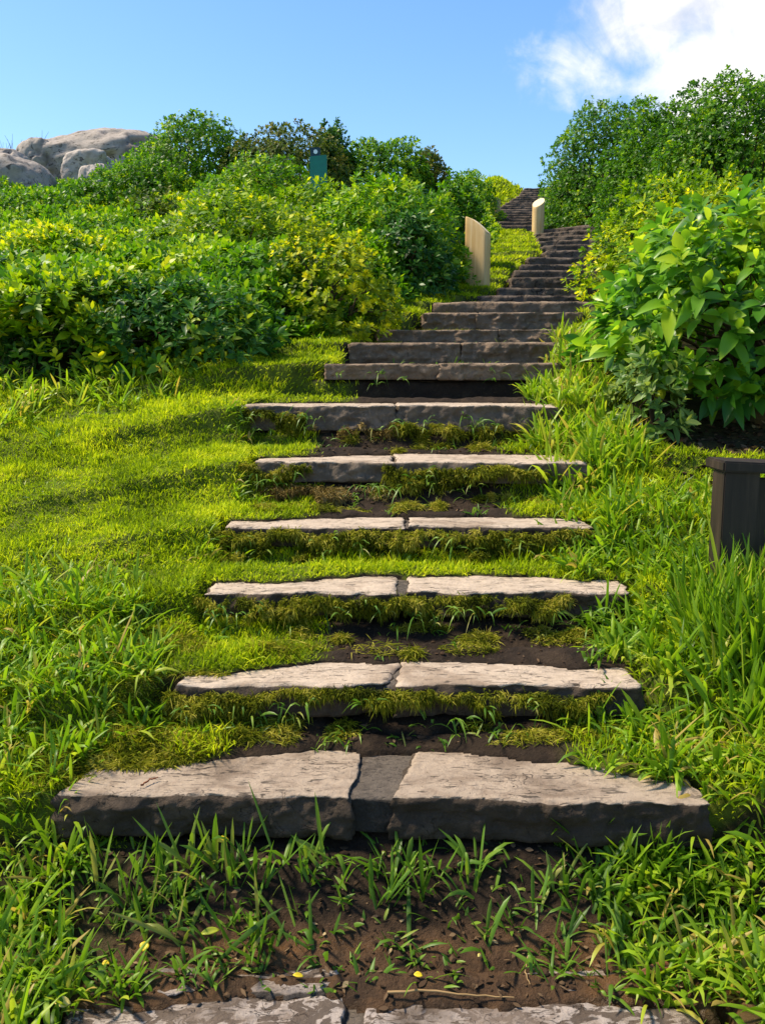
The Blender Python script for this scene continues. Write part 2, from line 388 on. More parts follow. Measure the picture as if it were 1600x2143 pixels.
# terraced profile under the slabs (gy, gz) and over the slab tops (ty, tz)
gy, gz, ty, tz = [-8, 1.0], [-1.0, -.2], [-8, 1.2], [-.9, -.05]
for i, s in enumerate(S):
    base = s['z']-s['th']-.012
    gy += [s['D']+.03, s['B']-.03]; gz += [base, base]
    ty += [s['D']+.03, s['B']]; tz += [s['z'], s['z']+.01]
    if i+1 < len(S):
        q = S[i+1]; D2, nb = q['D'], q['z']-q['th']-.03
        a, b = s['B']+.0, D2-.02
        top = s['z']-.012
        if i == 0:
            pts = [(0, 0), (.18, .05), (.45, .28), (.75, .68), (.93, .97), (1, 1)]
        elif i <= 5:
            pts = [(0, .0), (.4, .10), (.75, .45), (1, 1)]
        else:
            pts = [(0, 0), (.9, .02), (1, .05)]
        for u, w in pts:
            gy.append(a+(b-a)*u); gz.append(top+(max(nb, top)-top)*w)
        ty += [a+(b-a)*.55, b]; tz += [s['z']+.02, s['z']+(q['z']-s['z'])*.45]
gy += [S[-1]['B']+.2, 33, 50, 90, 300]; gz += list(zpath(np.array([S[-1]['B']+.2, 33, 50, 90, 300])))
ty += [33, 50, 90, 300]; tz += list(zpath(np.array([33., 50, 90, 300])))
def xl(y): return np.interp(y, SM, SX0)
def xr(y): return np.interp(y, SM, SX1)
def xbush(y): return np.interp(y, [5.2, 5.5, 5.65, 6.6, 7.1, 8.2, 10.4, 13.0, 15.5, 17, 19, 30], [-9, -2.5, -1.45, -.85, -.45, .05, .80, 1.45, 1.9, 2.1, 2.25, 3.6])
def xbush_r(y): return np.interp(y, [4.3, 4.6, 6, 8, 10, 13, 16, 18, 22, 31, 40], [9, 1.30, 1.45, 2.0, 2.6, 3.55, 4.15, 3.75, 4.4, 6.0, 7.5])
def ground(x, y, fine=True):
    x = np.asarray(x, float); y = np.asarray(y, float)
    zp, zt, zg = zpath(y), None, np.interp(y, gy, gz)
    a, b = xl(y), xr(y)
    wob = .05*fbm(x*0+3, y*4, 0, 3, 71)
    dl, dr = (a+wob)-x, x-(b-wob)
    d = np.maximum(dl, dr)
    near = sstep(16.0, 13.0, y)
    terr = np.exp(-np.maximum(d, 0)/(.7))*.95
    zt = np.interp(y + .42*np.maximum(dl, 0)*sstep(2.5, 3.5, y) + .06*fbm(x*3, y*1.5, 0, 2, 15)*sstep(.05, .3, d), ty, tz)
    lawn = zp*(1-terr) + (zt+.012)*terr
    # soft rolls where old terraces run on into the turf
    lawn = lawn + (.036*fbm(x*2.2, y*2.2, 0, 3, 5) + .022*fbm(x*7.5, y*7.5, 0, 3, 6))*sstep(0, .5, d)*sstep(16, 10, y)
    # right bank a little higher beside the lower steps
    lawn = lawn + .05*sstep(.0, .35, dr)*sstep(8, 5, y)
    # left hillside and right hillside swell
    lawn = lawn + sstep(1.0, 5.0, dl)*sstep(8, 16, y)*.38 + sstep(5, 14, dl)*sstep(14, 20, y)*.35
    lawn = lawn + sstep(.6, 4.5, dr)*sstep(6, 13, y)*.45
    kk = sstep(.9, 2.6, dl)*sstep(16.5, 19, y); lawn = lawn*(1-kk) + kk*np.minimum(lawn, 4.25)
    lawn = lawn + sstep(.1, .8, dl)*sstep(19, 25, y)*.35 + sstep(.2, 3.0, dr)*sstep(17, 24, y)*.6
    far = sstep(12, 60, np.abs(x)); lawn = lawn - far*14
    w = sstep(-.01, .05, d)
    z = zg*(1-w) + lawn*w
    if fine:
        k = sstep(20, 8, y)
        z = z + k*(.018*fbm(x*7, y*7, 0, 4, 21)*(1-w*.4) + .005*fbm(x*30, y*30, 0, 3, 33))
    return z
def cover_line(i, x):
    s = S[i]; w = s['x1']-s['x0']
    l = sstep(s['x0']+.42*w, s['x0']+.04, x); r = sstep(s['x1']-.42*w, s['x1'], x)
    a = {0: (.01, .02), 1: (.08, .20), 2: (.14, .07), 3: (.14, .08), 4: (.13, .08), 5: (.20, .10), 6: (.04, .12)}[i]
    return s['B'] - .02 - a[0]*l - a[1]*r + .045*fbm(x*5, i*3.3, 0, 3, 77) + .02*fbm(x*21, i*3.3, 0, 2, 78)
_ground0 = ground
def ground(x, y, fine=True):
    x = np.asarray(x, float); y = np.asarray(y, float); z = _ground0(x, y, fine)
    sel = (y > 1.4) & (y < 5.8) & (np.abs(x) < 1.3)
    if sel.any():
        z = np.array(z); z[sel] = _cover(x[sel], y[sel], z[sel])
    return z
def _cover(x, y, z):
    for i in range(7):
        s = S[i]; yb = cover_line(i, x)
        m = (y > yb) & (y < s['B']+.06) & (x > s['x0']-.03) & (x < s['x1']+.03)
        if m.any(): z = np.where(m, np.maximum(z, s['z'] + .001 + np.clip((y-yb)*.35, 0, .035) + .006*fbm(x*25, y*25, 0, 2, 79)), z)
    return z
def gnormal(x, y):
    e = .03
    gx = (ground(x+e, y, False)-ground(x-e, y, False))/(2*e); gy_ = (ground(x, y+e, False)-ground(x, y-e, False))/(2*e)
    return nrm(np.stack([-gx, -gy_, np.ones_like(gx)], -1))
def riser_turf(x, y):
    """share of turf on the soil inside the stair width"""
    m = np.zeros_like(x)
    def put(i, x0, x1, v, f=.12):
        lo, hi = cover_line(i-1, x)+.02, S[i]['D']+.03
        return v*((y > lo) & (y < hi))*sstep(x0-f, x0+f*.2, x)*sstep(x1+f, x1-f*.2, x)
    for i, px0, px1, v in ((1, 0, 180, .8), (2, 0, 430, .9), (3, 0, 640, 1), (4, 0, 1230, 1), (5, 0, 640, 1), (6, 0, 640, .9), (2, 1230, 1600, .8), (5, 1080, 1400, .5), (6, 1060, 1400, .6), (7, 0, 720, 1)):
        D = S[i]['D']
        m = np.maximum(m, put(i, (px0-800)/F_PX*D, (px1-800)/F_PX*D, v))
    return m

# ---------------------------------------------------------------- ground sheet
def axis(parts):
    out = []
    for a, b, st in parts: out.append(np.arange(a, b, st))
    return np.concatenate(out)
gxs = axis([(-260, -60, 25), (-60, -12, 4), (-12, -4, .3), (-4, -1.4, .06), (-1.4, 1.6, .022), (1.6, 6, .06), (6, 14, .3), (14, 60, 4), (60, 261, 25)])
gys = axis([(-8, .8, .4), (.8, 1.7, .03), (1.7, 3.1, .014), (3.1, 6.6, .022), (6.6, 18, .06), (18, 36, .15), (36, 60, 2), (60, 301, 20)])
GX, GY = np.meshgrid(gxs, gys)
GZ = ground(GX, GY)
nx, ny = len(gxs), len(gys)
idx = np.arange(nx*ny).reshape(ny, nx)
Q = np.stack([idx[:-1, :-1], idx[:-1, 1:], idx[1:, 1:], idx[1:, :-1]], -1).reshape(-1, 4)
dd = np.maximum(xl(GY)-GX, GX-xr(GY))
inb = (GX < xbush(GY)-.1) | (GX > xbush_r(GY)+.1)
turf = sstep(-.03, .06, dd + .06*fbm(GX*8, GY*8, 0, 3, 44))
turf = np.maximum(turf, riser_turf(GX, GY))
turf = np.where(inb & (GY < 19), turf*.15, turf)
turf = np.where((GY < 2.36) & (dd < .25), np.minimum(turf, .1), turf)
wet = sstep(2.22, 2.10, GY)*sstep(1.75, 1.9, GY)*(dd < .1)*(.5+.5*sstep(-.1, .35, fbm(GX*3.5, GY*5, 0, 3, 91)))
g = new_mesh('ground', np.stack([GX, GY, GZ], -1).reshape(-1, 3), Q, M['ground'], attrs=dict(turf=turf.ravel(), wet=wet.ravel()))
tag(g, kind='structure')

# ---------------------------------------------------------------- rough stone blocks
def rough_block(q, z0, z1, res, amp=.012, rim=.02, seed=0, top_amp=None, tilt=(0, 0)):
    """q: four (x,y) corners front-left, front-right, back-right, back-left; returns V, faces"""
    q = np.array(q, float)
    lx = np.linalg.norm(q[1]-q[0]); ly = np.linalg.norm(q[3]-q[0]); lz = z1-z0
    n = [max(3, int(math.ceil(l/res))) for l in (lx, ly, lz)]
    ijk, faces, lut = [], [], {}
    def vid(a, b, c):
        k = (a, b, c)
        if k not in lut: lut[k] = len(ijk); ijk.append(k)
        return lut[k]
    A, Bn, Cn = n
    for a in range(A):
        for b in range(Bn):
            faces.append([vid(a, b, Cn), vid(a+1, b, Cn), vid(a+1, b+1, Cn), vid(a, b+1, Cn)])
            faces.append([vid(a, b, 0), vid(a, b+1, 0), vid(a+1, b+1, 0), vid(a+1, b, 0)])
    for a in range(A):
        for c in range(Cn):
            faces.append([vid(a, 0, c), vid(a+1, 0, c), vid(a+1, 0, c+1), vid(a, 0, c+1)])
            faces.append([vid(a, Bn, c), vid(a, Bn, c+1), vid(a+1, Bn, c+1), vid(a+1, Bn, c)])
    for b in range(Bn):
        for c in range(Cn):
            faces.append([vid(0, b, c), vid(0, b, c+1), vid(0, b+1, c+1), vid(0, b+1, c)])
            faces.append([vid(A, b, c), vid(A, b+1, c), vid(A, b+1, c+1), vid(A, b, c+1)])
    g = np.array(ijk, float)/np.array(n)
    u, v, w = g.T
    P = (q[0]*((1-u)*(1-v))[:, None] + q[1]*(u*(1-v))[:, None] + q[2]*(u*v)[:, None] + q[3]*((1-u)*v)[:, None])
    x, y, z = P[:, 0], P[:, 1], z0 + lz*w
    ctr = q.mean(0)
    # distance to the edges -> rounded, chipped rims
    eu, ev, ew = np.minimum(u, 1-u)*lx, np.minimum(v, 1-v)*ly, np.minimum(w, 1-w)*lz
    on_top = w > .999; on_side = (eu < 1e-6) | (ev < 1e-6)
    e = np.minimum(eu, ev)
    chip = np.clip(fbm(x*9, y*9, z*9, 3, seed+3)*1.6+.45, 0, 1.8)
    dz = -rim*.55*chip*np.exp(-e/(rim*.55))*on_top
    # outline: wander in plan
    ox = (x-ctr[0])/max(lx, .01); oy = (y-ctr[1])/max(ly, .01)
    side = np.exp(-ew*0)*1.0
    nx_ = np.where(u < .5, -1, 1)*np.exp(-eu/.03); ny_ = np.where(v < .5, -1, 1)*np.exp(-ev/.03)
    wob = fbm(x*6+seed, y*6, z*1.5, 4, seed)*amp*1.9 + fbm(x*26, y*26, z*24, 4, seed+7)*amp*1.1
    rock = fbm(x*11, y*11, z*18, 4, seed+13)*amp*1.5 - np.round(fbm(x*5, y*5, z*22, 3, seed+31)*2.5)/2.5*amp*1.2
    wedge = np.where(w < .5, 0, 0)
    rnd = rim*.5*np.exp(-(1-w)*lz/(rim*.5))*(1-on_top*0)
    x = x + nx_*(wob+rock*(~on_top) - rnd*(eu < 1e-6))
    y = y + ny_*(wob+rock*(~on_top) - rnd*(ev < 1e-6))
    ta = amp*.5 if top_amp is None else top_amp
    lam = np.round(fbm(x*5.5, y*10, 0, 5, seed+21)*3.2)/3.2          # flaky laminations
    z = z + dz + on_top*(ta*fbm(x*3, y*4, 0, 3, seed+17)*.6 + ta*.35*fbm(x*22, y*30, 0, 4, seed+18) + ta*.75*lam)
    z = z + (x-ctr[0])*tilt[0] + (y-ctr[1])*tilt[1]
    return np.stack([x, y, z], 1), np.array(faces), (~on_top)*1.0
GRP = 'stone steps climbing the hill'
ORD = ['lowest', 'second', 'third', 'fourth', 'fifth', 'sixth', 'seventh', 'eighth', 'ninth', 'tenth', 'eleventh', 'twelfth', 'thirteenth',
       'fourteenth', 'fifteenth', 'sixteenth', 'seventeenth', 'eighteenth', 'nineteenth', 'twentieth', 'twenty first', 'twenty second', 'twenty third', 'twenty fourth']
LAB = {0: 'lowest stone step, wet flaking slabs cut off by the bottom edge of the photo',
       1: 'widest stone step, second from the bottom, with a slanted mortar gap and dark front',
       2: 'third stone step from the bottom, two pale slabs above a moss fringe',
       3: 'fourth stone step from the bottom, pale slabs with a grey mortar joint above dark soil',
       4: 'fifth stone step from the bottom, thin pale slab strip over a fully turfed riser',
       5: 'sixth stone step from the bottom, dark block showing over a brown dry moss garland',
       6: 'seventh stone step from the bottom, long pale edge running left into bright turf',
       7: 'eighth stone step from the bottom, lumpy lipped slab overhanging a tall dark riser',
       8: 'ninth stone step from the bottom, brown face right behind the lipped overhanging slab',
       9: 'tenth stone step from the bottom, brown face of two stones',
       10: 'eleventh stone step from the bottom, tall brown face with a moss hollow at left',
       11: 'twelfth stone step from the bottom, last broad brown step below the narrow dark ones'}
def loc_mesh(name, V, Fc, side, m, parent, org):
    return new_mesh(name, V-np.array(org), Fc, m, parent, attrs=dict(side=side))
# joint columns (front a,b / back a,b) in photo pixels
JOINT = {0: ((728, 765), (722, 760)), 1: ((733, 820), (768, 872)), 2: ((815, 833), (836, 846)), 3: ((828, 850), (828, 850)), 4: ((845, 852), (845, 852)),
         5: ((823, 826), (823, 826)), 6: ((826, 828), (826, 828)), 7: ((920, 923), (920, 923)), 8: ((965, 968), (965, 968)), 9: ((1043, 1046), (1043, 1046)), 10: ((1000, 1002), (1000, 1002))}
for i, s in enumerate(S):
    D, B, z, th = s['D'], s['B'], s['z'], s['th']; x0, x1 = s['x0'], s['x1']
    org = ((x0+x1)/2, D, z-th)
    if i in JOINT:
        e = empty('stone_step', org, LAB[i], 'stone step', GRP)
        (fa, fb), (ba, bb) = JOINT[i]
        pyf = 2200 if i == 0 else LOW[i][2]
        k = lambda px, DD: xat(px, (2090 if i == 0 else pyf), (B if i == 0 else DD))
        fa, fb, ba, bb = k(fa, D), k(fb, D), k(ba, D)*B/D if i == 1 else k(ba, D), k(bb, D)*B/D if i == 1 else k(bb, D)
        if i == 1:
            ba, bb = xat(768, 1570, B), xat(872, 1564, B)
        sk = {1: (.015, -.065), 2: (0, -.02), 3: (0, -.015), 4: (0, 0), 5: (.02, -.05), 6: (.03, -.05)}.get(i, (0, 0))
        yl, ym, yr = D+sk[0], D+(sk[0]+sk[1])*.3, D+sk[1]
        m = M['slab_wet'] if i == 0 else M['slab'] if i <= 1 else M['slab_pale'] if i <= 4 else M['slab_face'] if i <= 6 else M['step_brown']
        res = .0085 if i <= 1 else .011 if i <= 4 else .012
        back_in = .10 if i == 1 else 0
        amp = .013 if i <= 4 else .015
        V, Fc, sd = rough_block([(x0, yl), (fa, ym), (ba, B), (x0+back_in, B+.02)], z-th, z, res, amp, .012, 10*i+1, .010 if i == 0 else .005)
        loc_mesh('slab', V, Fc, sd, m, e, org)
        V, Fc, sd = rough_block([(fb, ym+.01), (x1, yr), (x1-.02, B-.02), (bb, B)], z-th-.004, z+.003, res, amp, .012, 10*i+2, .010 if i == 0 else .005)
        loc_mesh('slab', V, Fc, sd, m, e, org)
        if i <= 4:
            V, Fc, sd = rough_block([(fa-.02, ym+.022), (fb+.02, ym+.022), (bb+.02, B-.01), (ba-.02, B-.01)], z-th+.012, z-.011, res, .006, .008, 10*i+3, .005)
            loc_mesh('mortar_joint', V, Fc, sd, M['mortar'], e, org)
        if i == 0:
            for j, (pa, pb, y0_, y1_, zz) in enumerate(((285, 745, 1.985, 2.055, .006), (790, 1330, 1.99, 2.05, .004))):
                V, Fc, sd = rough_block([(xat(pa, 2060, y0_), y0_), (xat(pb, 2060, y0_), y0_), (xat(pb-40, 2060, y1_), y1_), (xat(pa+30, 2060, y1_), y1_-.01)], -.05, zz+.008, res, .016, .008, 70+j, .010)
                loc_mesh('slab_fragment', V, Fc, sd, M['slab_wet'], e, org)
        # stones under the lip
        if i == 5:
            V, Fc, sd = rough_block([(xat(640, 1000, D), D+.03), (xat(815, 1000, D), D+.03), (xat(815, 1000, D), D+.2), (xat(640, 1000, D), D+.2)], z-th-.06, z-th-.004, .02, .012, .02, 57)
            loc_mesh('riser_stone', V, Fc, sd, M['riser'], e, org)
        if i >= 6:
            lo = S[i-1]['z']-.03; hi = z-th-.005
            if hi-lo > .03:
                setb = .10 if i == 7 else .05
                V, Fc, sd = rough_block([(x0+.03, D+setb), (x1-.02, D+setb), (x1-.02, D+.3), (x0+.03, D+.3)], lo, hi, .03, .014, .015, 10*i+5)
                loc_mesh('riser_stone', V, Fc, sd, M['riser'], e, org)
    else:
        if i < NL:
            lab = LAB.get(i)
            up = {12: 'grass capped dark step just above the last broad brown step, thirteenth from the bottom', 13: 'dark narrow step, fourteenth from the bottom, level with the foot of the near pale post',
                  14: 'dark narrow step with a deep black face, fifteenth from the bottom'}
            lab = lab or up.get(i) or f'narrow dark stone step beside the mossy landing, {ORD[i]} from the bottom'
            mm = M['step_brown'] if i == 11 else M['step_dark']
        else:
            k = len(S)-1-i
            lab = 'top step of the distant dark flight, on the skyline' if k == 0 else f'worn step of the distant dark flight beyond the posts, {ORD[k]} from its top'
            mm = M['step_dark']
        lo = min(z-th, S[i-1]['z']-.02)
        sk = 0.0 if i < 18 or i >= NL else -.12*(i-17)
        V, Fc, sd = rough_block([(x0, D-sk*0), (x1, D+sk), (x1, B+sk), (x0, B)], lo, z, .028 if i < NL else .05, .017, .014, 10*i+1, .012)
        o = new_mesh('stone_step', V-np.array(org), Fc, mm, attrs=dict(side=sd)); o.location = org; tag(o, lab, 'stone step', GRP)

# ---------------------------------------------------------------- grass, moss, weeds
def scatter(x0, x1, y0, y1, n):
    return rng.uniform(x0, x1, n), rng.uniform(y0, y1, n)
def blades(acc, x, y, z, L, W, lean, droop, prof=GRASS, var=None, cols=2, fold=0, nb=None, bias=(0, 0)):
    n = len(x); ang = rng.uniform(0, 2*np.pi, n)
    T = np.stack([np.cos(ang)*lean+bias[0], np.sin(ang)*lean+bias[1], np.ones(n)], 1)
    if nb is not None: T = T + nb*.6
    N_ = nrm(np.stack([np.cos(ang+rng.normal(0, .6, n)), np.sin(ang+rng.normal(0, .6, n)), -.2*np.ones(n)], 1))
    V, Q, t = strips(np.stack([x, y, z], 1), T, N_, L, W, droop, prof, cols, fold)
    per = len(prof)*cols
    v = rng.random(n) if var is None else var
    acc.add(V, Q, var=np.repeat(v, per), t=t)

# short turf on the left lawn, the turfed risers and the upper landing
acc = Acc()
def lawn_ok(x, y):
    d = np.maximum(xl(y)-x, x-xr(y)) + .05*fbm(x*7, y*7, 0, 3, 44)
    m = (d > .0)*1.0
    m = np.maximum(m, riser_turf(x, y))
    m = m*(~((x < xbush(y)-.25) & (y > 5.4)))*(~(x > xbush_r(y)+.15))
    m = m*(~((y < 2.36) & (d < .25)))
    return m
for (x0, x1, y0, y1, n, l0, l1, w) in ((-2.2, -.1, 1.6, 3.4, 90000, .02, .055, .0032), (-2.9, 1.0, 3.3, 5.0, 150000, .02, .055, .004), (-3.2, .6, 5.0, 7.2, 90000, .025, .06, .006),
                                       (-1.2, 1.8, 7.2, 10.5, 50000, .03, .07, .009), (0, 3.2, 10.5, 17.8, 60000, .03, .08, .014), (.9, 1.9, 3.0, 5.5, 14000, .03, .08, .005),
                                       (1, 9, 17.5, 34, 60000, .06, .18, .04), (.5, 2.4, 1.5, 5.2, 60000, .03, .09, .005), (-2.2, -.4, 1.4, 3.4, 40000, .04, .09, .004), (-.75, .75, 2.6, 3.4, 8000, .02, .05, .003)):
    x, y = scatter(x0, x1, y0, y1, n)
    k = lawn_ok(x, y) > rng.random(n); x, y = x[k], y[k]; m = len(x)
    patch = fbm(x*2.5, y*2.5, 0, 3, 8)
    L_ = rng.uniform(l0, l1, m)*(1+.7*patch)*(1+.5*fbm(x*11, y*11, 0, 2, 10))
    z = ground(x, y)-.004
    v = np.clip(rng.normal(.52, .2, m) + .22*patch + .18*fbm(x*9, y*9, 0, 2, 9), 0, 1)
    blades(acc, x, y, z, L_, w*rng.uniform(.7, 1.3, m), rng.uniform(.2, 1.3, m), rng.uniform(.1, .6, m), GRASS, v, nb=gnormal(x, y))
tag(acc.build('turf_grass', M['turf']), 'short bright yellow green turf left of the steps', 'grass', kind='stuff')

# long grass tufts
def tufts(acc, x, y, nb, l0, l1, w0, w1, lean=(.15, 1.1), droop=(.15, .9), z=None, var=(.5, .22), prof=LONG, bias=(0, 0)):
    n = len(x); k = rng.integers(nb[0], nb[1]+1, n)
    tv = rng.normal(var[0], var[1], n)
    ts = rng.uniform(.7, 1.15, n)
    i = np.repeat(np.arange(n), k); m = len(i)
    xx = x[i]+rng.normal(0, .012, m); yy = y[i]+rng.normal(0, .012, m)
    zz = (ground(x, y) if z is None else z)[i]-.01
    v = np.clip(tv[i]+rng.normal(0, .13, m), 0, .93); v = np.where(rng.random(m) < .025, 1, v)
    blades(acc, xx, yy, zz, rng.uniform(l0, l1, m)*ts[i], rng.uniform(w0, w1, m), rng.uniform(*lean, m), rng.uniform(*droop, m), prof, v, 3, .35, bias=bias)
acc = Acc()
def keep(x, y, m): return x[m], y[m]
# right bank
x, y = scatter(.40, 2.2, 1.45, 5.1, 2900)
x, y = keep(x, y, (x > xr(y)-.13+.13*fbm(x*3, y*5, 0, 2, 60)) & (x < .475*y+.5) & ~((x > 1.25) & (y > 4.3)))
tufts(acc, x, y, (4, 9), .09, .25, .008, .018, var=(.52, .22))
x, y = scatter(.3, 1.4, 1.5, 2.6, 420); x, y = keep(x, y, (x > .60-.1*(y-1.5)+.08*fbm(x*6, y*6, 0, 2, 61)) & (x < .475*y+.3))
tufts(acc, x, y, (4, 8), .08, .22, .008, .016)
# big clump beside the right shrub
x, y = scatter(.72, 1.3, 4.4, 5.9, 260); x, y = keep(x, y, x > xr(y)-.14)
tufts(acc, x, y, (6, 11), .18, .36, .010, .020, (.1, .8), (.2, .7), var=(.72, .13))
x, y = scatter(.95, 1.45, 5.8, 7.4, 110); x, y = keep(x, y, x > xr(y)-.08)
tufts(acc, x, y, (5, 9), .14, .30, .010, .018, (.1, .8), (.2, .7), var=(.75, .12))
# scattered tufts that break up the lawn
x, y = scatter(-2.6, .2, 2.6, 7.0, 2600); x, y = keep(x, y, (x < xl(y)-.02) & ((x > xbush(y)) | (y < 5.4)) & (fbm(x*2.6, y*2.6, 0, 3, 66) > -.05))
tufts(acc, x, y, (4, 9), .035, .085, .004, .008, (.3, 1.4), (.2, .8), var=(.70, .2), prof=GRASS)
# tufts overhanging the slab ends
for i in range(1, 7):
    q = S[i]; n = 34
    x = rng.uniform(q['x1']-.20, q['x1']+.12, n); y = rng.uniform(q['D']-.16, q['D']+.02, n); tufts(acc, x, y, (4, 8), .12, .24, .008, .017, (.2, 1.1), (.2, .9), bias=(-.25, 0))
    x = rng.uniform(q['x0']-.10, q['x0']+.10, n//2); y = rng.uniform(q['D']-.14, q['D']+.0, n//2); tufts(acc, x, y, (4, 8), .07, .16, .006, .012, (.3, 1.3), (.2, .9), bias=(.2, 0), var=(.6, .2))
# in front of the dark timber post
x, y = scatter(1.2, 1.5, 2.85, 3.27, 60); tufts(acc, x, y, (4, 8), .26, .46, .009, .016, (.05, .5), (.1, .5))
x, y = scatter(1.05, 1.75, 2.6, 3.25, 240); tufts(acc, x, y, (5, 9), .22, .42, .009, .016, (.08, .6), (.1, .5))
# left foreground
x, y = scatter(-1.7, -.45, 1.5, 3.5, 1400)
x, y = keep(x, y, (x < xl(y)+.04-.16*sstep(2.4, 3.5, y)+.12*fbm(x*3, y*4, 0, 2, 62)) & (x > -.475*y-.4) & (x < -.60-.30*sstep(2.6, 3.5, y)+.10*fbm(x*2, y*2, 0, 2, 64)) & (rng.random(1400) < 1.15-.5*sstep(2.7, 3.5, y)))
tufts(acc, x, y, (4, 9), .09, .24, .007, .015, var=(.55, .2))
x, y = scatter(-1.0, -.42, 1.5, 2.05, 160); x, y = keep(x, y, x < -.5-.15*(y-1.7)); tufts(acc, x, y, (4, 7), .07, .18, .007, .014)
# far left clumps by the shrubs
x, y = scatter(-2.6, -1.2, 3.9, 5.7, 330); x, y = keep(x, y, fbm(x*2.0, y*2.0, 0, 2, 63) - .9*(x+1.9) - .35*(y < 4.8) + .3*(y > 5.2) > .1)
tufts(acc, x, y, (5, 10), .12, .28, .010, .018, var=(.74, .13))
x, y = scatter(-1.9, -.3, 5.3, 6.6, 110); x, y = keep(x, y, np.abs(x-xbush(y)) < .2)
tufts(acc, x, y, (5, 9), .10, .24, .009, .015, var=(.76, .13))
x, y = scatter(-.7, .9, 6.6, 10.5, 160); x, y = keep(x, y, np.abs(x-xbush(y)-.05) < .22)
tufts(acc, x, y, (5, 9), .08, .18, .010, .018, var=(.78, .13))
tag(acc.build('long_grass', M['long']), 'long green grass tufts crowding both sides of the lower steps', 'grass', kind='stuff')

# weeds on the bare soil
acc = Acc()
x, y = scatter(-1.0, 1.0, 1.98, 2.36, 430)
x, y = keep(x, y, (np.abs(x) < .475*y) & (rng.random(430) < .15+.8*np.clip(np.maximum(-x-.3, x-.2)*1.6, 0, 1)+.15*(y > 2.15)))
tufts(acc, x, y, (2, 5), .05, .14, .006, .012, (.2, 1.3), (.1, .8), var=(.5, .2))
x, y = scatter(-.85, .85, 2.10, 2.32, 50); tufts(acc, x, y, (2, 6), .09, .25, .007, .015, (.05, 1.1), (.05, .8), var=(.55, .2))
x, y = scatter(-.8, .8, 2.17, 2.335, 32); tufts(acc, x, y, (3, 7), .12, .24, .008, .015, (.05, .8), (.05, .6), var=(.55, .2))
x, y = scatter(-.75, .75, 1.99, 2.28, 110); tufts(acc, x, y, (3, 7), .03, .07, .006, .013, (.5, 1.6), (.1, .5), var=(.6, .15), prof=LEAF)
for i, n, l in ((2, 46, .1), (3, 34, .09), (5, 40, .1), (6, 36, .1)):
    s = S[i]; x, y = scatter(s['x0']+.1, s['x1'], S[i-1]['B'], s['D']-.02, n); tufts(acc, x, y, (2, 5), l*.5, l*1.3, .005, .009, (.3, 1.3), (.2, .9), var=(.55, .2))
for i, n in ((2, 30), (3, 34), (4, 30), (5, 30), (6, 34), (7, 8)):
    q = S[i]; x = rng.uniform(q['x0'], q['x1'], n); y = q['D']-rng.uniform(.02, .07, n); z = q['z']-rng.uniform(.03, .13, n)
    tufts(acc, x, y, (2, 6), .05, .13, .004, .010, (.3, 1.3), (.4, 1.3), z=z, var=(.6, .2), bias=(0, -.7))
for i, n in ((8, 7), (9, 10), (10, 10), (11, 8)):
    s = S[i]; x, y = scatter(s['x0']+.05, s['x1']-.05, s['D']-.12, s['D']-.03, n); tufts(acc, x, y, (2, 5), .05, .13, .006, .010, (.3, 1.2), (.2, .8), z=np.full(n, S[i-1]['z']), var=(.6, .2))
tag(acc.build('soil_weeds', M['weed']), 'sparse weeds sprouting on the bare dark soil between steps', 'weeds', kind='stuff')

# litter flakes on soil
acc = Acc()
for (x0, x1, y0, y1, n, l) in ((-.9, .9, 1.93, 2.36, 700, .02), (-.8, .8, 2.7, 3.4, 500, .016), (-.7, .8, 4.2, 5.2, 400, .02), (1.2, 2.6, 4.2, 5.1, 1500, .04)):
    x, y = scatter(x0, x1, y0, y1, n); a = rng.uniform(0, 6.28, n)
    T = np.stack([np.cos(a), np.sin(a), rng.normal(.1, .25, n)], 1); N_ = nrm(np.stack([rng.normal(0, .4, n), rng.normal(0, .4, n), np.ones(n)], 1))
    V, Q, t = strips(np.stack([x, y, ground(x, y)+.004], 1), T, N_, rng.uniform(.4, 1.5, n)*l, rng.uniform(.25, .7, n)*l, .1, LEAF, 2)
    acc.add(V, Q, var=np.repeat(rng.random(n)**1.6, len(LEAF)*2), t=t)
tag(acc.build('leaf_litter', M['litter']), 'brown flakes of leaf litter on the bare soil', 'leaf litter', kind='stuff')

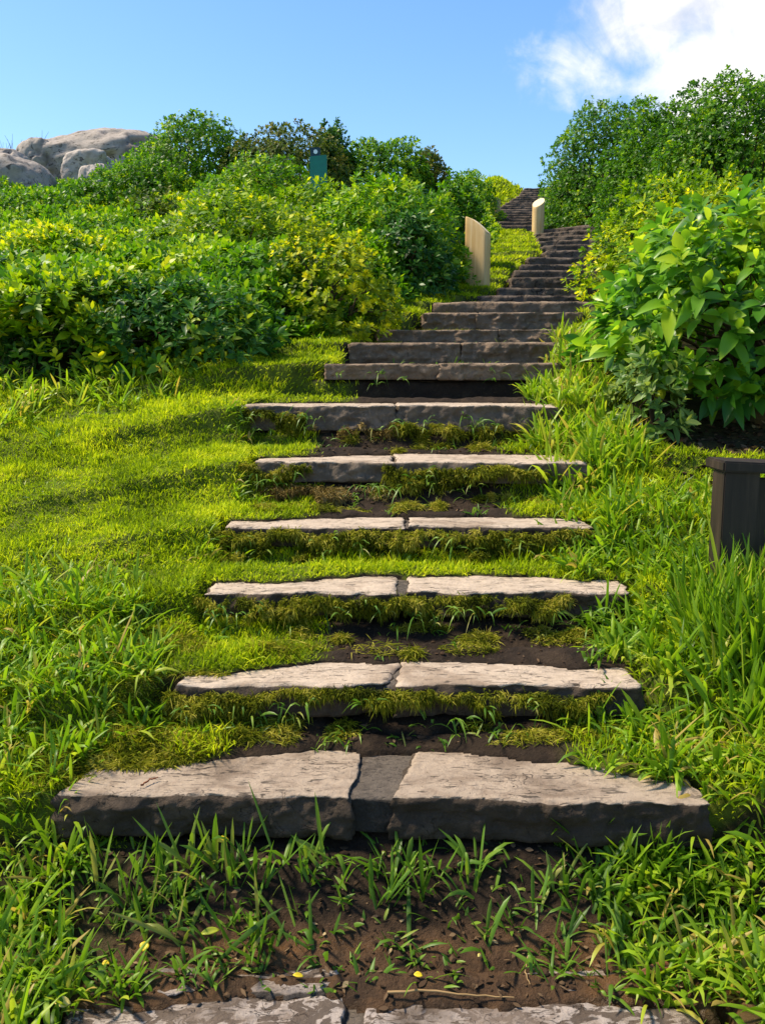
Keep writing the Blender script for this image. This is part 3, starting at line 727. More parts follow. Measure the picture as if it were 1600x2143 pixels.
# small stones and clods
acc = Acc()
_t = (1+5**.5)/2
_iv = nrm(np.array([(-1, _t, 0), (1, _t, 0), (-1, -_t, 0), (1, -_t, 0), (0, -1, _t), (0, 1, _t), (0, -1, -_t), (0, 1, -_t), (_t, 0, -1), (_t, 0, 1), (-_t, 0, -1), (-_t, 0, 1)], float))
_if = np.array([(0, 11, 5), (0, 5, 1), (0, 1, 7), (0, 7, 10), (0, 10, 11), (1, 5, 9), (5, 11, 4), (11, 10, 2), (10, 7, 6), (7, 1, 8), (3, 9, 4), (3, 4, 2), (3, 2, 6), (3, 6, 8), (3, 8, 9), (4, 9, 5), (2, 4, 11), (6, 2, 10), (8, 6, 7), (9, 8, 1)])
for (x0, x1, y0, y1, n, r) in ((-.95, .95, 1.96, 2.36, 500, .0055), (-.8, .8, 2.7, 2.82, 160, .006), (-.8, .8, 3.05, 3.36, 260, .006), (-.7, .8, 4.3, 5.1, 200, .008), (1.2, 2.4, 4.2, 5.0, 300, .012)):
    x, y = scatter(x0, x1, y0, y1, n); sz = np.minimum(r*rng.lognormal(-.3, .55, n), r*1.7)
    V = _iv[None]*(1+rng.normal(0, .16, (n, 12, 1)))*(sz[:, None]*np.stack([rng.uniform(.8, 1.5, n), rng.uniform(.8, 1.3, n), rng.uniform(.45, .8, n)], 1))[:, None, :]
    V = V + np.stack([x, y, ground(x, y)+sz*.2], 1)[:, None, :]
    acc.add(V.reshape(-1, 3), (_if[None]+np.arange(n)[:, None, None]*12).reshape(-1, 3), var=np.repeat(rng.random(n)**1.5*.8, 12), t=np.zeros(n*12))
tag(acc.build('soil_pebbles', M['litter'], smooth=False), 'small stones and clods scattered on the bare soil', 'pebbles', kind='stuff')

# moss hanging under the slab lips: fronds grouped in small tufts
accg, accd = Acc(), Acc()
def fronds(a, C, out, n_per, l, w, var):
    """C tuft centres, out mean direction of each tuft"""
    n = len(C); k = rng.integers(n_per[0], n_per[1]+1, n); i = np.repeat(np.arange(n), k); m = len(i)
    ts = rng.uniform(.55, 1.35, n)
    T = out[i]*.8 + rng.normal(0, .95, (m, 3))
    P = C[i] + rng.normal(0, 1, (m, 3))*(l*.22*ts[i])[:, None]
    V, Q, t = strips(P, T, nrm(rng.normal(0, 1, (m, 3))), rng.uniform(.4, 1.25, m)*l*ts[i], w*rng.uniform(.6, 1.4, m), rng.uniform(.1, .8, m), GRASS, 2)
    a.add(V, Q, var=np.repeat(np.clip(var[i]+rng.normal(0, .13, m), 0, 1), 8), t=t)
def moss(i, px0, px1, h0, h1, n, dry=False, puff=.05, seed=0, l=.032, thr=-.10):
    """band below the front edge of step i, from h0 to h1 photo pixels under it"""
    s = S[i]; D = s['D']; n = int(n*1.5)//13; l = l*.72; x = rng.uniform((px0-800)/F_PX*D, (px1-800)/F_PX*D, n)
    u = rng.random(n); m = D/F_PX
    ends = sstep(0, .10, x-x.min())*sstep(0, .10, x.max()-x)
    low = .62+.75*fbm(x*4.5, 0, 0, 2, seed)+.45*fbm(x*17, 0, 0, 2, seed+1)
    top = np.maximum(0, .30*fbm(x*7, 3, 0, 3, seed+2))
    hang = (h0 + (h1-h0)*(top + u*np.maximum(.15, low))*(.35+.65*ends))*m
    k = fbm(x*9, u*2.2, 0, 3, seed+5) + .35*fbm(x*2.3, 0, 0, 2, seed+6) - .25*u > thr-.1
    bul = puff*(.25+.75*np.sin(np.clip(u, 0, 1)*np.pi))*(.45+1.5*fbm(x*8, u*2.0, 0, 3, seed+9))
    y = D-.014-np.maximum(bul, 0)*ends; z = s['z']-.014-hang
    C = np.stack([x, y, z], 1)[k]; u = u[k]; n = len(C)
    out = np.stack([rng.normal(0, .45, n), -.7+rng.normal(0, .25, n), .45-.9*u+rng.normal(0, .3, n)], 1)
    var = np.clip(rng.normal(.46, .26, n)+.4*fbm(C[:, 0]*7, C[:, 2]*14, 0, 3, seed+2), 0, 1)
    fronds(accd if dry else accg, C, out, (10, 22), l, .0026*(D/2.6)**.8, var)
moss(2, 330, 905, 0, 66, 15000, seed=1); moss(2, 890, 1290, 6, 56, 4200, seed=2, thr=.0)
moss(3, 400, 1200, 0, 62, 15000, seed=3)
moss(4, 430, 1240, 0, 62, 16000, seed=4); moss(4, 430, 1240, 40, 96, 12000, seed=14, puff=.10)
moss(5, 500, 650, 0, 80, 4500, seed=5); moss(5, 800, 1250, 2, 56, 11000, seed=6, puff=.07); moss(5, 545, 840, 46, 108, 8500, True, .11, 7, .045)
moss(5, 690, 900, 50, 120, 2600, seed=17, l=.05, thr=-.05)
moss(6, 500, 640, 4, 90, 4500, seed=8); moss(6, 640, 830, 34, 88, 2800, True, .06, 9, .05, .0); moss(6, 820, 1140, 34, 66, 4000, seed=10, l=.05); moss(6, 820, 1100, 50, 96, 1300, seed=20, l=.06, thr=.05)
# creeping mat over the back left of the widest slab and beside the third step
def mat_patch(cx, cy, rx, ry, n, z0=None, seed=0, l=.035, a=accg):
    r = np.sqrt(rng.random(n)); t_ = rng.uniform(0, 2*np.pi, n); k = 1+.35*fbm(np.cos(t_)*1.5, np.sin(t_)*1.5, seed, 3, seed)
    x, y = cx+rx*r*np.cos(t_)*k, cy+ry*r*np.sin(t_)*k
    z = (ground(x, y) if z0 is None else np.maximum(ground(x, y), z0)) + .03*(1-r**2)*rng.random(n)
    T = np.stack([rng.normal(0, 1, n), rng.normal(-.2, .8, n), np.abs(rng.normal(.3, .4, n))], 1)
    V, Q, t = strips(np.stack([x, y, z], 1), T, nrm(rng.normal(0, 1, (n, 3))), rng.uniform(.4, 1.5, n)*l, rng.uniform(.002, .004, n), rng.uniform(.1, .7, n), GRASS, 2)
    a.add(V, Q, var=np.repeat(np.clip(rng.normal(.58, .22, n), 0, 1), 8), t=t)
mat_patch(-.72, 2.66, .26, .14, 9000, .325, 3); mat_patch(-.95, 2.5, .14, .1, 2500, .30, 4); mat_patch(-.55, 2.82, .3, .07, 5000, None, 5)
mat_patch(-.75, 3.12, .2, .12, 4000, .49, 6); mat_patch(.62, 2.70, .28, .05, 1500, .325, 7, .03)
for i, px, r in ((9, 810, .10), (10, 905, .14), (10, 960, .12), (11, 925, .1), (12, 1010, .15)):
    mat_patch(xat(px, LOW[i][2], S[i]['D']), S[i]['D']-.08, r*1.6, r*.5, 1400, S[i-1]['z'], 20+i, .04)
for i, n in ((2, 12), (3, 14), (5, 11), (6, 10)):
    q = S[i]
    for k in range(n):
        y0 = S[i-1]['B']; mat_patch(rng.uniform(q['x0']+.05, q['x1']-.05), rng.uniform(y0+.0, q['D']-.03), rng.uniform(.03, .12), rng.uniform(.015, .045), int(rng.uniform(200, 700)), None, 40+k, rng.uniform(.02, .045))
tag(accg.build('moss', M['moss']), 'fringes of green moss and fine creeping plants draped under the slab edges', 'moss', kind='stuff')
tag(accd.build('dry_moss', M['drymoss']), 'brown dry moss garland hanging below the sixth and seventh steps', 'dry moss', kind='stuff')

# ---------------------------------------------------------------- shrubs
def shoots(acc, P, A, nleaf, l0, l1, ratio, prof=LEAF, cols=2, fold=0.0, spread=(.35, 1.5), axis_len=.6, var=(.5, .2), droop=.25, shoot_var=.16, bright=None):
    """P shoot bases, A shoot axes; leaves set spirally up each shoot"""
    n = len(P); A = nrm(A); k = rng.integers(nleaf[0], nleaf[1]+1, n)
    i = np.repeat(np.arange(n), k); m = len(i)
    first = np.concatenate([[0], np.cumsum(k)[:-1]]); j = np.arange(m)-first[i]; f = (j+.5)/k[i]
    ref = np.where(np.abs(A[:, 2:3]) < .9, np.array([[0, 0, 1.]]), np.array([[1., 0, 0]]))
    U = nrm(np.cross(A, ref)); W = np.cross(A, U)
    ph = j*2.4 + rng.uniform(0, 6.28, n)[i] + rng.normal(0, .3, m)
    rad = U[i]*np.cos(ph)[:, None] + W[i]*np.sin(ph)[:, None]
    sl = rng.uniform(l0*.85, l1*1.08, n)
    L = sl[i]*rng.uniform(.55, 1.2, m)*(1-.35*f)
    el = spread[1] + (spread[0]-spread[1])*f + rng.normal(0, .15, m)      # angle from axis
    T = A[i]*np.cos(el)[:, None] + rad*np.sin(el)[:, None]
    Nn = A[i]*np.sin(el)[:, None] - rad*np.cos(el)[:, None] + rng.normal(0, .18, (m, 3))
    base = P[i] + A[i]*(axis_len*sl[i]*f)[:, None]
    v = np.clip(rng.normal(var[0], var[1], n)[i]*1.0 + rng.normal(0, shoot_var, m) + .18*(f-.5), 0, 1)
    if bright is not None: v = np.clip(v+bright[i], 0, 1)
    V, Q, t = strips(base, T, Nn, L, L*ratio*rng.uniform(.8, 1.2, m), rng.uniform(.4, 1.3, m)*droop, prof, cols, fold)
    acc.add(V, Q, var=np.repeat(v, len(prof)*cols), t=t)
def tubes(paths, r0, r1, sides=5):
    Vs, Qs, n0 = [], [], 0
    for p in paths:
        p = np.array(p); r = len(p); tan = nrm(np.gradient(p, axis=0)); ref = np.array([.3, .9, .2]); u = nrm(np.cross(tan, ref)); w = np.cross(tan, u)
        a = np.linspace(0, 2*np.pi, sides, endpoint=False); rr = np.linspace(r0, r1, r)
        V = p[:, None, :] + rr[:, None, None]*(u[:, None, :]*np.cos(a)[None, :, None] + w[:, None, :]*np.sin(a)[None, :, None])
        for q in range(r-1):
            for k in range(sides): Qs.append([n0+q*sides+k, n0+q*sides+(k+1) % sides, n0+(q+1)*sides+(k+1) % sides, n0+(q+1)*sides+k])
        Vs.append(V.reshape(-1, 3)); n0 += r*sides
    return np.concatenate(Vs), np.array(Qs)
def shrub(name, cx, cy, rx, ry, h, m, label, cat='shrub', group=None, leaf=(.07, .10), ratio=.42, dens=170, nleaf=(6, 9), prof=LEAF, cols=2, fold=0.0,
          lump=.22, low=-.15, seed=0, var=(.5, .2), up=.5, droop=.25, z0=None, spread=(.35, 1.5), nstem=14, lift=0.0, clear=.03, pw=2.0):
    zb = float(ground(np.array([cx]), np.array([cy]), False)[0]) if z0 is None else z0
    e = empty(name, (cx, cy, zb), label, cat, group)
    area = 2*np.pi*((rx*ry)**.8 + (rx*h)**.8 + (ry*h)**.8)/3**1.0*.8
    n = int(dens*area)
    d = nrm(rng.normal(0, 1, (n*2, 3))); d = d[d[:, 2] > low][:n]; n = len(d)
    f1 = fbm(d[:, 0]*2.2+seed, d[:, 1]*2.2, d[:, 2]*2.2, 2, 100+seed); f2 = fbm(d[:, 0]*6+seed, d[:, 1]*6, d[:, 2]*6, 2, 200+seed)
    depth = rng.random(n)**1.8*.26
    rad = (1 + lump*f1*1.3 + lump*.75*f2)*(1-depth)
    d = d*((np.abs(d)**pw).sum(1)**(-1/pw))[:, None]
    P = d*np.array([rx, ry, h])*rad[:, None]
    ax = nrm(d/np.array([rx, ry, h])*min(rx, h)) + np.array([0, 0, up]) + rng.normal(0, .28, (n, 3))
    gz_ = ground(cx+P[:, 0], cy+P[:, 1], False)-zb
    # the dome stands on the slope, not on a level disc
    P[:, 2] = P[:, 2] + np.clip(gz_, -h*.6, h*.6)*.75*np.clip(1-P[:, 2]/h, 0, 1) + lift
    k = P[:, 2] > gz_+clear
    P, ax = P[k], ax[k]; 
    acc = Acc()
    shoots(acc, P, ax, nleaf, leaf[0], leaf[1], ratio, prof, cols, fold, var=var, droop=droop, spread=spread)
    acc.build('foliage', m, e)
    st = []
    pick = P[rng.choice(len(P), min(nstem, len(P)), replace=False)]
    for q in pick:
        b = np.array([rng.normal(0, rx*.18), rng.normal(0, ry*.18), -.03]); b[2] += float(ground(np.array([cx+b[0]]), np.array([cy+b[1]]), False)[0])-zb
        mid = b*.45+q*.45+np.array([rng.normal(0, .06), rng.normal(0, .06), h*.12])
        st.append([b, b*.7+mid*.3+[0, 0, .03], mid, mid*.45+q*.5, q])
    V, Q = tubes(st, .012*max(h, .6)+.002, .003)
    new_mesh('branchwork', V, Q, M['bark'], e)
    return e
def shrub_px(pxc, pyt, wpx, D, m, label, depth=.85, **kw):
    t = at(pxc, pyt, D); rx = wpx/2/F_PX*D*1.02
    zb = float(ground(np.array([t[0]]), np.array([D]), False)[0])
    h = (t[2]-zb)/1.12
    return shrub(kw.pop('name', 'shrub'), float(t[0]), D, rx, max(.35, rx*depth), max(.25, h), m, label, **kw)
GL, GR = 'shrubs on the left hillside', 'shrubs on the right hillside'
DOME = dict(lump=.11, up=.2, dens=680, leaf=(.045, .075), ratio=.55)
shrub_px(290, 560, 540, 6.15, M['leaf_dark'], 'dark bluish green leafy shrub spreading above the left lawn', group=GL, leaf=(.065, .115), ratio=.38, dens=330, lump=.14, seed=1, depth=.6, cols=3, fold=.3, var=(.55, .2))
shrub_px(690, 452, 285, 7.5, M['leaf_gold'], 'golden yellow flowering bush on the left above the lawn edge', group=GL, leaf=(.045, .07), ratio=.6, dens=400, seed=2, var=(.48, .26), lump=.2, nstem=26, low=-.3)
shrub_px(110, 468, 380, 8.6, M['leaf_yel'], 'bright yellow green shrub at the left edge of the photo, below the boulders', group=GL, seed=3, dens=360, var=(.62, .2), leaf=(.07, .105), lump=.10)
shrub_px(500, 385, 430, 9.8, M['leaf_yel'], 'broad fresh green shrub filling the middle of the left hillside', group=GL, seed=4, leaf=(.065, .105), dens=360, var=(.48, .2), lump=.10)
shrub_px(800, 345, 330, 10.2, M['leaf_mid'], 'rounded green shrub just below and right of the teal marker post', group=GL, seed=5, leaf=(.065, .105), dens=360, var=(.6, .22), lump=.10)
shrub_px(665, 364, 250, 11.2, M['leaf_yel'], 'light green shrub directly in front of the teal marker post', group=GL, seed=17, leaf=(.065, .105), dens=360, var=(.45, .22), lump=.10)
shrub_px(850, 420, 190, 9.5, M['leaf_dark'], 'tall dark green shrub standing left of the near pale post', group=GL, seed=6, leaf=(.07, .105), dens=340, low=-.3, var=(.5, .2), nstem=26, lump=.10)
shrub_px(950, 352, 130, 11.8, M['leaf_mid'], 'upright green shrub directly behind the near pale post', group=GL, seed=16, leaf=(.06, .095), dens=380, var=(.5, .2), nstem=22, lump=.10)
shrub_px(405, 220, 310, 15.2, M['leaf_mid'], 'tall bushy shrub on the left skyline, nearest the big boulder', group=GL, seed=7, var=(.45, .2), **DOME)
shrub_px(600, 240, 340, 14.8, M['leaf_olive'], 'olive brown twiggy shrub on the skyline above the teal marker post', group=GL, seed=8, nstem=30, **DOME)
shrub_px(695, 226, 100, 15.0, M['leaf_dark'], 'dark pointed bush on the skyline at the right end of the olive shrub', group=GL, seed=18, **DOME)
shrub_px(800, 256, 240, 15.4, M['leaf_mid'], 'green skyline bush between the dark pointed bush and the small brown one', group=GL, seed=9, **DOME)
shrub_px(893, 296, 110, 15.8, M['leaf_olive'], 'small brownish bush at the right end of the left skyline', group=GL, seed=10, **DOME)
shrub_px(985, 346, 130, 19.5, M['leaf_mid'], 'distant round green shrub left of the far dark flight', group=GL, seed=11, leaf=(.08, .11), dens=180, var=(.55, .15), lump=.13)
shrub_px(330, 398, 150, 11.8, M['leaf_olive'], 'dull brown patch of half dry shrub in the left thicket', group=GL, seed=12, leaf=(.06, .09), dens=190)
shrub_px(80, 392, 300, 13.0, M['leaf_mid'], 'green shrub in front of the leftmost boulder', group=GL, seed=13, leaf=(.06, .095), dens=380, var=(.55, .2), lump=.10)
shrub_px(540, 322, 320, 12.8, M['leaf_mid'], 'green shrub left of the teal marker post, below the olive one', group=GL, seed=14, leaf=(.06, .095), dens=380, var=(.6, .2), lump=.10)
shrub_px(290, 322, 280, 14.2, M['leaf_mid'], 'green shrub right of the small pale rock', group=GL, seed=15, leaf=(.06, .09), dens=400, var=(.5, .2), lump=.10)
# right side
shrub_px(1640, 462, 690, 5.45, M['leaf_big'], 'big leaved glossy shrub overhanging the right of the steps', group=GR, leaf=(.11, .19), ratio=.42, dens=270, nleaf=(5, 9), prof=OVAL, cols=3, fold=.35, low=-.2, seed=21, depth=.62, var=(.66, .22), lift=.14, droop=.45, nstem=60, up=.6, spread=(.3, 1.35), lump=.10, clear=.18, pw=2.9)
shrub_px(1365, 700, 140, 5.0, M['leaf_grey'], 'low grey green plant at the foot of the big leaved shrub', group=GR, leaf=(.06, .10), ratio=.42, dens=200, cols=3, fold=.3, prof=OVAL, seed=22, depth=.7, var=(.6, .2), low=-.1)
shrub_px(1450, 345, 440, 9.6, M['leaf_yel'], 'yellow green shrub behind the big leaved one on the right', group=GR, leaf=(.07, .10), dens=260, seed=23, var=(.5, .2), lump=.14)
shrub_px(1255, 392, 190, 17.6, M['leaf_mid'], 'low green shrub beside the curved dark steps on the right', group=GR, seed=24, var=(.6, .2), lump=.13, dens=240, leaf=(.07, .10))
shrub_px(1285, 170, 280, 17.9, M['leaf_mid'], 'tall rounded dark shrub right of the far flight', group=GR, seed=25, var=(.36, .2), low=-.3, nstem=24, **DOME)
shrub_px(1430, 165, 330, 14.4, M['leaf_mid'], 'tall green shrub in the middle of the right skyline', group=GR, seed=26, var=(.38, .2), **DOME)
shrub_px(1565, 108, 360, 13.4, M['leaf_mid'], 'tallest green shrub at the right edge of the photo under the cloud', group=GR, seed=27, var=(.42, .22), **DOME)
shrub_px(1190, 330, 85, 19.0, M['leaf_dark'], 'small dark shrub hugging the right edge of the far flight', group=GR, seed=28, **DOME)

# low thicket covering the rest of both hillsides
acc, acc2 = Acc(), Acc()
def canopy(x, y, d):
    b = .5+.5*vnoise(x*1.3, y*1.3, 0, 300); c = .5+.5*vnoise(x*2.5, y*2.5, 0, 301)
    return (.16 + .24*b + .25*c)*sstep(-.05, .5, d)
for side, (x0, x1, y0, y1), n in (('l', (-5.5, 1.5, 5.4, 10.5), 21000), ('l', (-9, 2.2, 10.5, 19.5), 34000), ('r', (1.4, 6, 5.6, 10.5), 5200), ('r', (2.4, 8.5, 10.5, 20), 10000), ('r', (3.5, 11, 19, 31), 5000), ('l', (-8, 2.6, 18, 30), 6000)):
    x, y = scatter(x0, x1, y0, y1, n)
    d = (xbush(y)-x) if side == 'l' else (x-xbush_r(y))
    k = (d > .0) & (np.abs(x) < .48*y+1.0); x, y, d = x[k], y[k], d[k]
    c = canopy(x, y, d); e = .06
    gx_ = (canopy(x+e, y, d)-c)/e; gy2 = (canopy(x, y+e, d)-c)/e
    z = ground(x, y, False) + c*(1-.5*rng.random(len(x))**2.0)
    A = np.stack([-gx_*.9, -gy2*.9-.25, np.ones(len(x))], 1) + rng.normal(0, .28, (len(x), 3))
    br = .22*fbm(x*.9, y*.9, 0, 3, 310)
    br = np.asarray(br); P3 = np.stack([x, y, z], 1); kind2 = fbm(x*.55, y*.55, 0, 3, 320)+.1*rng.normal(0, 1, len(x)) > .06
    shoots(acc, P3[~kind2], A[~kind2], (5, 9), .075, .125, .44, var=(.68, .19), bright=br[~kind2])
    shoots(acc2, P3[kind2], A[kind2], (6, 10), .07, .11, .48, var=(.50, .19), bright=br[kind2])
tag(acc.build('shrub_thicket', M['leaf_mid']), 'low leafy thicket covering both hillsides between the single shrubs', 'thicket', kind='stuff')
tag(acc2.build('shrub_thicket', M['leaf_yel']), 'lighter small leaved patches of low thicket on both hillsides', 'thicket', kind='stuff')

# bare twigs showing against the sky at the far left
paths = []
for k in range(16):
    b = at(rng.uniform(0, 50), 335, 24.0); 
    if k > 12: b = at(85, 305, 24)
    tdir = np.array([rng.normal(0, .35), rng.normal(0, .2), 1.0]); ln = rng.uniform(.25, .62)
    c_ = b + tdir*ln*.5 + rng.normal(0, .03, 3); paths.append([b-[0, 0, 1.2], b, c_, b+tdir*ln+rng.normal(0, .05, 3)])
V, Q = tubes(paths, .010, .003, 4)
org = V.mean(0); o = new_mesh('bare_bush', V-org, Q, M['bark']); o.location = org
tag(o, 'thin bare twigs against the sky behind the leftmost boulder', 'bare bush')

# ---------------------------------------------------------------- boulders
def boulder(px0, px1, pyt, pyb, D, m, label, seed, sh=(1, 1, 1), depth=.8, flat=.0, name='boulder', pw=2.6):
    a, b = at(px0, pyb, D), at(px1, pyb, D); t = at((px0+px1)/2, pyt, D)
    cx, rx = (a[0]+b[0])/2, (b[0]-a[0])/2; zc = a[2]-.35*(t[2]-a[2]); h = t[2]-zc
    nu, nv = 128, 80
    th = np.linspace(0, 2*np.pi, nu, endpoint=False); ph = np.linspace(-.5*np.pi, .5*np.pi, nv)
    TH, PH = np.meshgrid(th, ph)
    d = np.stack([np.cos(PH)*np.cos(TH), np.cos(PH)*np.sin(TH), np.sin(PH)], -1)
    p = (np.abs(d)**pw).sum(-1)**(-1/pw)
    f = 1 + .16*fbm(d[..., 0]*1.3+seed, d[..., 1]*1.3, d[..., 2]*1.3, 3, 400+seed) + .05*fbm(d[..., 0]*5, d[..., 1]*5, d[..., 2]*5+seed, 5, 410+seed)
    pit = vnoise(d[..., 0]*3.2, d[..., 1]*3.2, d[..., 2]*3.2+seed, 420+seed); f = f - .10*sstep(.35, .8, pit)
    V = d*(p*f)[..., None]*np.array([rx, max(rx*depth, .3), h])
    V[..., 2] += V[..., 0]*flat
    idx = np.arange(nu*nv).reshape(nv, nu)
    Q = np.stack([idx[:-1, :], np.roll(idx, -1, 1)[:-1, :], np.roll(idx, -1, 1)[1:, :], idx[1:, :]], -1).reshape(-1, 4)
    o = new_mesh(name, V.reshape(-1, 3), Q, m); o.location = (cx, D, zc); tag(o, label, 'boulder', 'granite boulders on the left skyline')
boulder(45, 370, 278, 345, 21.5, M['rock'], 'largest smooth grey brown boulder on the left skyline', 1, flat=.14, pw=2.4)
boulder(30, 120, 290, 335, 20.5, M['rock'], 'small cracked lump of rock at the left foot of the largest boulder', 5, flat=.25)
boulder(-90, 124, 324, 392, 15.6, M['rock'], 'broad low boulder cut off by the left edge of the photo', 2, flat=-.10, pw=2.4)
boulder(-40, 66, 316, 350, 16.6, M['rock'], 'small domed rock behind the broad low boulder', 6)
boulder(136, 231, 320, 354, 16.2, M['rock_pale'], 'blocky pitted boulder below the largest one', 3, flat=.06, pw=5.5, depth=.6)
boulder(168, 230, 344, 384, 15.0, M['rock_pale'], 'smallest pale rock, lowest of the boulders', 4, flat=.1, pw=3.0)

# ---------------------------------------------------------------- posts
def log_post(px, py_base, D, diam, h_hi, slope, az, label, bury=.15, squareness=2.4, expo=1.0, flatd=1.0, yaw=0.0, group='pale round posts cut at a slant'):
    b = at(px, py_base, D); x, y = float(b[0]), D; zb = float(b[2])
    e = empty('wooden_post', (x, y, zb), label, 'wooden post', group); e.rotation_euler.z = yaw
    n = 48; a = np.linspace(0, 2*np.pi, n, endpoint=False); r = diam/2
    rr = r*(np.abs(np.cos(a))**squareness+np.abs(np.sin(a))**squareness)**(-1/squareness)*(1+.012*np.sin(3*a+1))
    cx, cy = rr*np.cos(a), rr*np.sin(a)*flatd
    def topz(d): return h_hi - slope*2*r*np.clip((r+d)/(2*r), 0, 1)**expo
    d = cx*math.cos(az)+cy*math.sin(az)
    zt = topz(d)                      # high where d = -r
    rows = []
    for u in np.linspace(0, 1, 12):
        k = 1.0; rows.append(np.stack([cx*k, cy*k, -bury + (zt-.008+bury)*u], 1))
    rows.append(np.stack([cx*.985, cy*.985, zt-.002], 1)); rows.append(np.stack([cx*.96, cy*.96, zt], 1))
    V = np.concatenate(rows); m = len(rows); idx = np.arange(m*n).reshape(m, n)
    Q = np.stack([idx[:-1], np.roll(idx, -1, 1)[:-1], np.roll(idx, -1, 1)[1:], idx[1:]], -1).reshape(-1, 4)
    new_mesh('shaft', V, Q, M['wood'], e)
    k = np.linspace(.96, 0.02, 6); rows = []
    for q in k:
        dq = (cx*q)*math.cos(az)+(cy*q)*math.sin(az); rows.append(np.stack([cx*q, cy*q, topz(dq)+.0005], 1))
    V = np.concatenate(rows); m = len(rows); idx = np.arange(m*n).reshape(m, n)
    Q = np.stack([idx[:-1], np.roll(idx, -1, 1)[:-1], np.roll(idx, -1, 1)[1:], idx[1:]], -1).reshape(-1, 4)
    new_mesh('cut_face', V, Q, M['wood_cut'], e)
    return e
log_post(998, 590, 10.3, .272, (590-463)/F_PX*10.3*1.02, .72, R(8), 'near pale wooden post with slanted top, beside the mossy landing', squareness=9, expo=1.5, flatd=.42, yaw=R(-34))
log_post(1125, 474, 16.3, .205, (474-419)/F_PX*16.3*1.04, .85, R(232), 'pale wooden post with its slanted cut towards the viewer, below the far flight')
log_post(1040, 442, 19.6, .12, (442-417)/F_PX*19.6*1.04, .3, R(40), 'small pale wooden post, farthest away, left edge of the far dark flight')

def box(x0, x1, y0, y1, z0, z1, bev=.004):
    import bmesh
    bm = bmesh.new(); bmesh.ops.create_cube(bm, size=1)
    for v in bm.verts:
        v.co = Vector(((x0+x1)/2+v.co.x*(x1-x0), (y0+y1)/2+v.co.y*(y1-y0), (z0+z1)/2+v.co.z*(z1-z0)))
    bmesh.ops.bevel(bm, geom=list(bm.edges), offset=bev, segments=2, affect='EDGES'); return bm
def bm_obj(name, bm, m, parent, shear=None):
    me = bpy.data.meshes.new(name)
    if shear is not None:
        for v in bm.verts: shear(v.co)
    bm.to_mesh(me); bm.free(); me.materials.append(m)
    o = bpy.data.objects.new(name, me); scene.collection.objects.link(o); o.parent = parent; return o
# dark timber post at the right edge
D = 3.30; b = at(1503, 1130, D); zg_ = float(ground(np.array([b[0]+.1]), np.array([D]), False)[0])
e = empty('timber_post', (float(b[0]), D, zg_), 'short dark stained timber post with cap board at the right edge of the photo', 'timber post')
ztop = zat(988, D)-zg_
bm_obj('post', box(.008, .140, 0, .12, -.25, ztop), M['wood_dark'], e)
bm_obj('cap_board', box(-.004, .62, -.02, .17, ztop+.002, ztop+.042, .006), M['wood_dark'], e, lambda c: setattr(c, 'z', c.z-.045*c.x))
bm_obj('side_panel', box(.143, .60, .06, .10, -.25, ztop-.03), M['wood_dark'], e)
# teal marker post
D = 12.0; b = at(648, 357, D); w = 34/F_PX*D
zg_ = float(ground(np.array([b[0]]), np.array([D]), False)[0])
e = empty('marker_post', (float(b[0])+w/2, D, zg_), 'teal green marker post with a dark blue top and white dot', 'marker post')
zt = zat(325, D)-zg_
bm_obj('body', box(-w/2, w/2, 0, .09, -.2, zt, .005), M['teal'], e, lambda c: setattr(c, 'z', c.z+(.10*c.x if c.z > 0 else 0)))
bm_obj('top_plate', box(-w/2+.002, -w/2+20.5/F_PX*D, .092, .13, -.2, zat(304, D)-zg_, .004), M['navy'], e)
import bmesh
bm = bmesh.new(); bmesh.ops.create_cone(bm, cap_ends=True, segments=28, radius1=.026, radius2=.026, depth=.012)
bmesh.ops.rotate(bm, verts=bm.verts, matrix=__import__('mathutils').Matrix.Rotation(math.pi/2, 3, 'X'))
p = at(659, 313.5, D); bmesh.ops.translate(bm, verts=bm.verts, vec=(float(p[0])-float(b[0])-w/2, .088, float(p[2])-zg_))
bm_obj('reflector_dot', bm, M['white'], e)

# ---------------------------------------------------------------- fallen leaves, twigs
def on_ground(px, py, Z=None):
    r = ray(px, py); lo, hi = 1.0, 8.0
    for k in range(400):
        D = 1.5+k*.006; p = r*(D/r[1])+np.array([0, 0, EYE])
        zg = float(ground(np.array([p[0]]), np.array([p[1]]))[0])
        if Z is not None: zg = max(zg, Z)
        if p[2] <= zg+.008: return np.array([p[0], p[1], zg+.008])
    return p
def fallen(px, py, L, W, ang, m, label, lift=0., tiltx=.25, prof=OVAL, Z=None):
    p = on_ground(px, py, Z) + np.array([0, 0, lift]); T = np.array([[math.cos(ang), math.sin(ang), tiltx]]); N_ = nrm(np.array([[.1, -.55, 1.0]]))
    c0 = -nrm(T)*L/2
    V, Q, t = strips(c0, T, N_, L, W, .2, (.15, .6, .9, 1, .9, .62, .1), 5, .25)
    o = new_mesh('fallen_leaf', V, Q, m); o.location = p
    sol = o.modifiers.new('thickness', 'SOLIDIFY'); sol.thickness = .0008
    tag(o, label, 'fallen leaf', 'yellow leaves fallen on the soil')
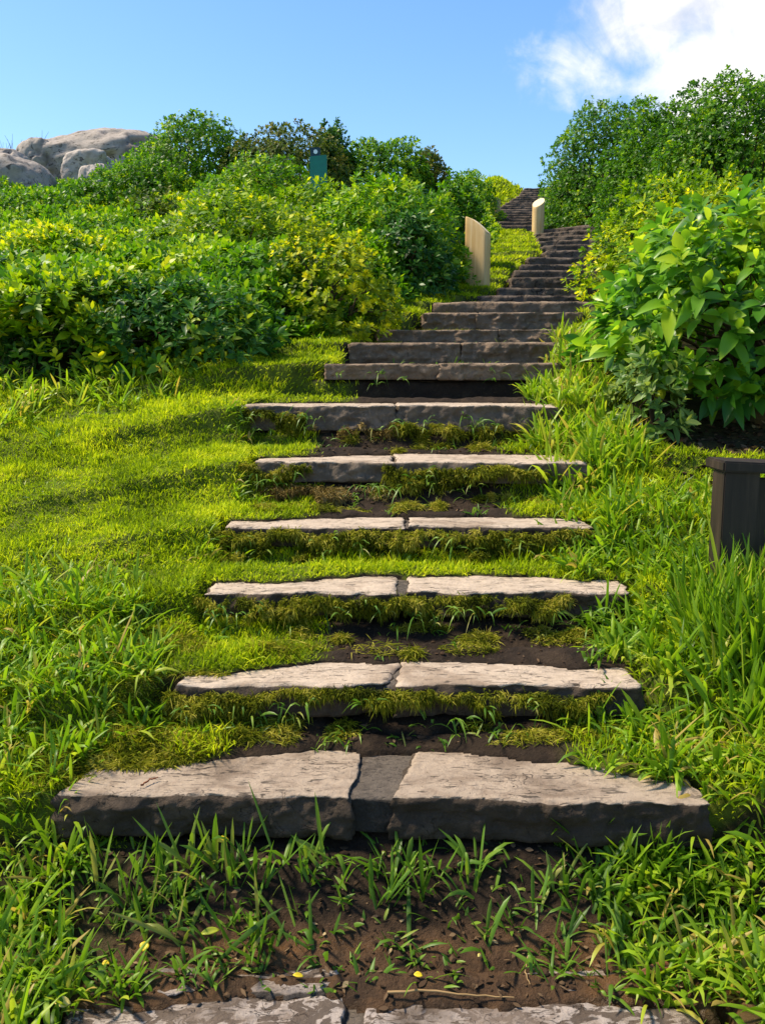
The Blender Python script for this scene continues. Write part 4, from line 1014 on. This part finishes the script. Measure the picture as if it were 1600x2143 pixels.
fallen(468, 1802, .032, .022, .4, M['leaf_fall'], 'rounded yellow leaf caught in grass blades under the left slab of the widest step', .06, .1)
fallen(440, 1958, .050, .020, .25, M['leaf_green'], 'long yellow green leaf lying on dark soil left of centre', .012, .3)
fallen(303, 1990, .030, .024, 1.2, M['leaf_fall'], 'bright yellow torn leaf on dark soil at the lower left', .012, .9)
fallen(133, 2126, .036, .026, 0.1, M['leaf_pale'], 'pale curled leaf in the bottom left corner grass', .02, .1)
fallen(127, 2028, .030, .016, 2.8, M['leaf_pale'], 'dull yellow leaf among grass at the lower left edge', .03, .1)
fallen(222, 2023, .018, .014, .4, M['leaf_fall'], 'small orange yellow leaf on soil beside the bright torn leaf', .005, .1)
fallen(624, 2044, .026, .012, .1, M['leaf_fall'], 'small flat yellow leaf on wet soil above the left bottom slab', .004, 0)
fallen(875, 2046, .022, .014, .1, M['leaf_fall'], 'small round yellow leaf on the wet brown patch right of centre', .004, 0)
fallen(1375, 2040, .13, .022, .32, M['leaf_brown'], 'long reddish brown dry leaf at the lower right by the grass', .02, .25)
fallen(1003, 2002, .014, .009, .8, M['leaf_pale'], 'tiny pale leaf fragment on dark soil right of centre', .004, .2)
def twig(pts, r0, r1, m, label, Z=None):
    P = np.array([on_ground(a, b, Z) for a, b in pts]); P[:, 2] += r0
    P = np.array([[np.interp(u, np.linspace(0, 1, len(P)), P[:, k]) for k in range(3)] for u in np.linspace(0, 1, 14)]) + rng.normal(0, .0012, (14, 3))
    V, Q = tubes([P], r0, r1, 6); org = V.mean(0); o = new_mesh('twig', V-org, Q, m); o.location = org; tag(o, label, 'twig')
twig([(808, 2083), (900, 2082), (990, 2086), (1075, 2092)], .0035, .0015, M['twig'], 'long straw coloured twig lying along the back of the lowest step')
twig([(295, 1648), (315, 1636), (330, 1630)], .003, .0015, M['redtwig'], 'short reddish twig on the left slab of the widest step', S[1]['z'])
twig([(1105, 2000), (1098, 2040), (1108, 2062)], .002, .001, M['twig'], 'thin brown bent stalk on the wet soil right of centre')
